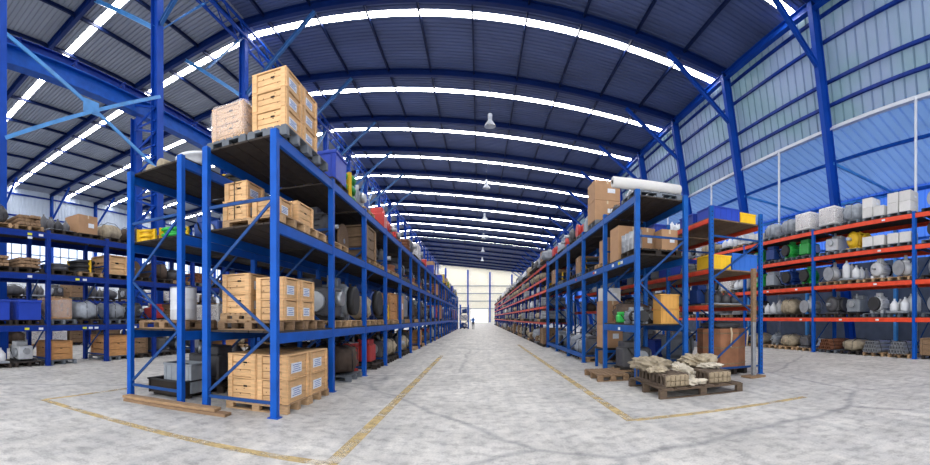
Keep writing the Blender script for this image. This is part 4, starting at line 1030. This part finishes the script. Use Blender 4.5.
# ------------------------------------------------------------------ pallets in front of the right racks
put('bigpal', 4.14, 8.02, 0, 0, 'large dark pallet in front of the right rack carrying sacked ironwork', 'pallets at the foot of the right rack', fn=d_pallet, args=dict(w=1.84, d=1.72, m=mat('brown_pallet_wood', (.11, .075, .05), .85, noise=.35, nscale=7, stretch=(1, 4, 4)), h=.19))
put('fp', 3.13, 10.3, 0, 0, 'low wooden pallet on the floor beside the first right rack post', 'pallets at the foot of the right rack', fn=d_pallet, args=dict(w=.78, d=1.3, m=OLDW, h=.16))
IRONC = mat('weathered_iron', (.16, .12, .09), .8, noise=.4, nscale=12)
IRONE = mat('dusty_block', (.34, .27, .18), .85, noise=.3, nscale=10)
def d_iron():
    a = MB(); b = MB(); w, h, L = .5, .24, 1.45
    for sx in (-1, 1):
        for z in (.02, h - .02): a.box((sx * (w / 2 - .02), 0, z), (.04, L, .04))
    for k in range(9):
        y = -L / 2 + .03 + (L - .06) * k / 8
        for sx in (-1, 1): a.box((sx * (w / 2 - .012), y, h / 2), (.02, .04, h))
        a.box((0, y, h - .015), (w, .04, .02)); a.box((0, y, .015), (w, .04, .02))
    for r in range(2):
        for c in range(5): b.box((-w / 2 + .05 + c * .1, -L / 2 - .012, .07 + r * .1), (.088, .05, .088), bev=.008)
    b.box((0, -L / 2 + .02, h / 2), (w - .02, .03, h - .02))
    c = MB()
    for k in range(5): c.box((-.05, -L / 2 + .2 + k * .26, h * .55), (w * .62, .09, h * .7), M=Matrix.Rotation(.5, 3, 'X'))
    return 'grating', [('frame_bars', a, IRONC), ('block_ends', b, IRONE), ('ribs', c, IRONC)]
put('iron', 3.6, 8.0, .1905, .03, 'left block-ended iron grating on the dark pallet', 'iron gratings on the pallet', fn=d_iron, cat='grating')
put('iron', 4.62, 8.02, .1905, -.04, 'right block-ended iron grating on the dark pallet', 'iron gratings on the pallet')
def sack(x, y, z, d, seed, rz, label):
    o = obj('cloth_sack', MB().lump((0, 0, 0), d, seed, .3, 30, 2.6), CLOTH if seed % 3 else mat('pale_sackcloth', (.62, .56, .46), .9, noise=.3, nscale=9, bump=.4)); o.location = (x, y, z); o.rotation_euler = (0, 0, rz)
    tag(o, label, 'sack', 'cloth sacks on the pallets')
sack(3.52, 8.33, .431, (.6, .68, .22), 4, .2, 'crumpled beige sack over the rear of the left grating')
sack(3.42, 7.75, .431, (.34, .5, .1), 7, -.4, 'thin beige rag on the front of the left grating')
sack(4.11, 8.2, .1905, (.36, .85, .3), 6, .1, 'pale crumpled sack between the two gratings')
sack(4.66, 8.34, .431, (.62, .62, .24), 5, -.3, 'beige sack draped over the right grating')
sack(4.72, 7.9, .431, (.36, .4, .1), 9, .5, 'pale rag at the middle of the right grating')
sack(4.12, 7.45, .1905, (.4, .28, .09), 3, .3, 'small pale cloth scrap at the front of the dark pallet')
def d_post():
    a = MB().b2(-.05, .05, -.05, .05, .05, 2.75, bev=.006); b = MB().box((0, 0, .025), (.5, .4, .05), bev=.006); c = MB().b2(-.055, .055, -.055, .055, 1.4, 2.75, bev=.004)
    return 'post', [('post_shaft', a, MET), ('foot_plate', b, OLDW), ('timber_sleeve', c, OLDW)]
put('post', 6.48, 8.7, 0, .1, 'loose grey post on a wooden foot before the rack behind', None, fn=d_post, cat='post')

# ------------------------------------------------------------------ far end of the aisle
ysF = [58.8, 61.3]
F_ = rack('short low rack standing at the far end of the left aisle rack', -2.75, -1.5, ysF, [1.2, 2.2], 3.4, BLUE, BLUE, 1, [2.9, 2.0, 1.1, .3], bh=.12)
for t, (z, k) in enumerate(((0, 'bmach'), (1.2, 'wwrapped'), (2.2, 'bmach'))):
    for h in (0, 1): slot('short far rack', -2.12, 59.45 + 1.2 * h, z, k if h == 0 else 'wmach', 0, ('floor', 'lower shelf', 'upper shelf')[t], ('near', 'far')[h], lod=True, pal=t == 0)

# hanging lamps
for i, y in enumerate((30.6, 45.2, 59.6, 74.0, 88.4, 102.8)):
    x = .75 - .02 * i; zr = roof_z(x) - .55
    o = empty('hanging_lamp', (x, y, 15.2)); tag(o, '%s white bell-shaped lamp hanging from the roof above the aisle' % ('nearest', 'second', 'third', 'fourth', 'fifth', 'sixth')[i], 'lamp', 'high bay lamps')
    obj('lamp_shade', MB().lathe([(.42, 0), (.40, .04), (.27, .25), (.15, .42), (.12, .5)], n=24, caps=False), PIPEW, o)
    obj('gear_housing', MB().lathe([(.12, .5), (.16, .52), (.16, .85), (.1, .92), (.04, .95)], n=16), PIPEW, o)
    obj('suspension_cable', MB().cyl((0, 0, .95), .015, zr - 15.2 - .95 + .05, n=6), CAST, o)
    obj('bulb', MB().sphere((0, 0, .2), .12, 8), mat('lamp_glass', (.9, .9, .92), .2), o)

# person walking toward the doorway
def person(x, y):
    me = bpy.data.meshes.new('person')
    J = [((0, 0, .95), .155), ((0, 0, 1.2), .15), ((0, 0, 1.42), .165), ((0, .01, 1.52), .06), ((0, .01, 1.66), .1), ((0, .01, 1.75), .07),
         ((-.19, 0, 1.42), .065), ((-.25, .02, 1.16), .05), ((-.24, -.06, .92), .038), ((-.24, -.09, .84), .035),
         ((.19, 0, 1.42), .065), ((.25, -.02, 1.16), .05), ((.24, .08, .93), .038), ((.24, .12, .85), .035),
         ((-.1, 0, .88), .1), ((-.1, .1, .5), .07), ((-.1, .02, .1), .045), ((-.1, .15, .05), .04),
         ((.1, 0, .88), .1), ((.1, -.04, .5), .07), ((.1, -.22, .12), .045), ((.1, -.1, .05), .04)]
    E = [(0, 1), (1, 2), (2, 3), (3, 4), (4, 5), (2, 6), (6, 7), (7, 8), (8, 9), (2, 10), (10, 11), (11, 12), (12, 13), (0, 14), (14, 15), (15, 16), (16, 17), (0, 18), (18, 19), (19, 20), (20, 21)]
    me.from_pydata([j[0] for j in J], E, []); o = bpy.data.objects.new('person', me); COL.objects.link(o)
    md = o.modifiers.new('skin', 'SKIN')
    for k, j in enumerate(J): me.skin_vertices[0].data[k].radius = (j[1], j[1] * .85)
    me.skin_vertices[0].data[0].use_root = True
    sd = o.modifiers.new('sub', 'SUBSURF'); sd.levels = 2; sd.render_levels = 2
    for m in (SHIRT, TROUS, SKIN): me.materials.append(m)
    dg = bpy.context.evaluated_depsgraph_get(); ev = o.evaluated_get(dg); m2 = bpy.data.meshes.new_from_object(ev); o.modifiers.clear(); o.data = m2
    m2.materials.clear()
    for m in (SHIRT, TROUS, SKIN): m2.materials.append(m)
    for p in m2.polygons:
        z = p.center.z; ax = abs(p.center.x)
        p.material_index = 2 if z > 1.5 or (ax > .2 and z < 1.12) else (1 if z < .96 else 0); p.use_smooth = True
    zm = min(v.co.z for v in m2.vertices); o.location = (x, y, -zm + .001)
    tag(o, 'person in a blue shirt walking away toward the bright doorway', 'person')
    obj('hair', MB().sphere((0, .0, 1.70), .115, 8), HAIR, o)
    return o
person(-.85, 57.0)

# nearest pallets are things of their own, the hundreds far down the hall are one mass
def seen_rank(p):
    k, x, y, z = p[:4]; d = math.hypot(x, y)
    if x < -4.5 and x > -7 and y > 11: d += 60        # hidden behind the left aisle rack
    if 5 < x < 8 and y > 14: d += 60
    if x > 13 and y > 24: d += 40
    if z == 0.0005 and 3 < abs(x) < 5: d -= 3
    return d
PALS.sort(key=seen_rank)
for key, x, y, z, rz, label, group in PALS[:255]:
    put_now(key, x, y, z, rz, label, group, lod=math.hypot(x, y) > 17)
mm = {}
for key, x, y, z, rz, label, group in PALS[255:]:
    m = {'pallet': PALW, 'dpallet': DKW, 'gpallet': GPAL}[key]; mb = mm.setdefault(m.name, (MB(), m))[0]
    mb.box((x, y, z + .134), (1.2, 1.0, .022))
    for sy in (-.45, 0, .45):
        for sx in (-.53, 0, .53): mb.box((x + sx, y + sy, z + .0615), (.14, .1, .123))
o = obj('pallets', [v for v in mm.values()]); tag(o, 'many pallets under the loads far down the racks', 'pallets'); o['kind'] = 'stuff'
# ------------------------------------------------------------------ light, world, camera
w = bpy.data.worlds.new('sky'); bpy.context.scene.world = w; w.use_nodes = True
bg = w.node_tree.nodes['Background']; bg.inputs[0].default_value = (.98, .99, 1.0, 1); bg.inputs[1].default_value = 3.0
sc = bpy.context.scene
cam = bpy.data.cameras.new('camera'); co = bpy.data.objects.new('camera', cam); COL.objects.link(co); sc.camera = co
co.location = (0, 0, CAM_Z); co.rotation_euler = (PI / 2, 0, 0)
F, X0, Y0 = 428.0, 479.5, 318.0
cam.type = 'PANO'; cam.panorama_type = 'CENTRAL_CYLINDRICAL'
cam.central_cylindrical_range_u_min = (0 - X0) / F; cam.central_cylindrical_range_u_max = (930 - X0) / F
cam.central_cylindrical_range_v_min = (Y0 - 465) / F; cam.central_cylindrical_range_v_max = Y0 / F
cam.central_cylindrical_radius = 1.0
cam.clip_end = 500
sc.view_settings.view_transform = 'Standard'; sc.view_settings.look = 'None'; sc.view_settings.gamma = 1; sc.view_settings.exposure = 0
sc.view_settings.use_curve_mapping = False
sc.cycles.diffuse_bounces = 2
try: sc.cycles.use_denoising = True
except Exception: pass
dup = [k for k, v in SEEN.items() if v > 1]
print('objects', len(bpy.data.objects), 'duplicate labels', len(dup), dup[:6], 'long', [k for k in SEEN if not 4 <= len(k.split()) <= 16][:5])
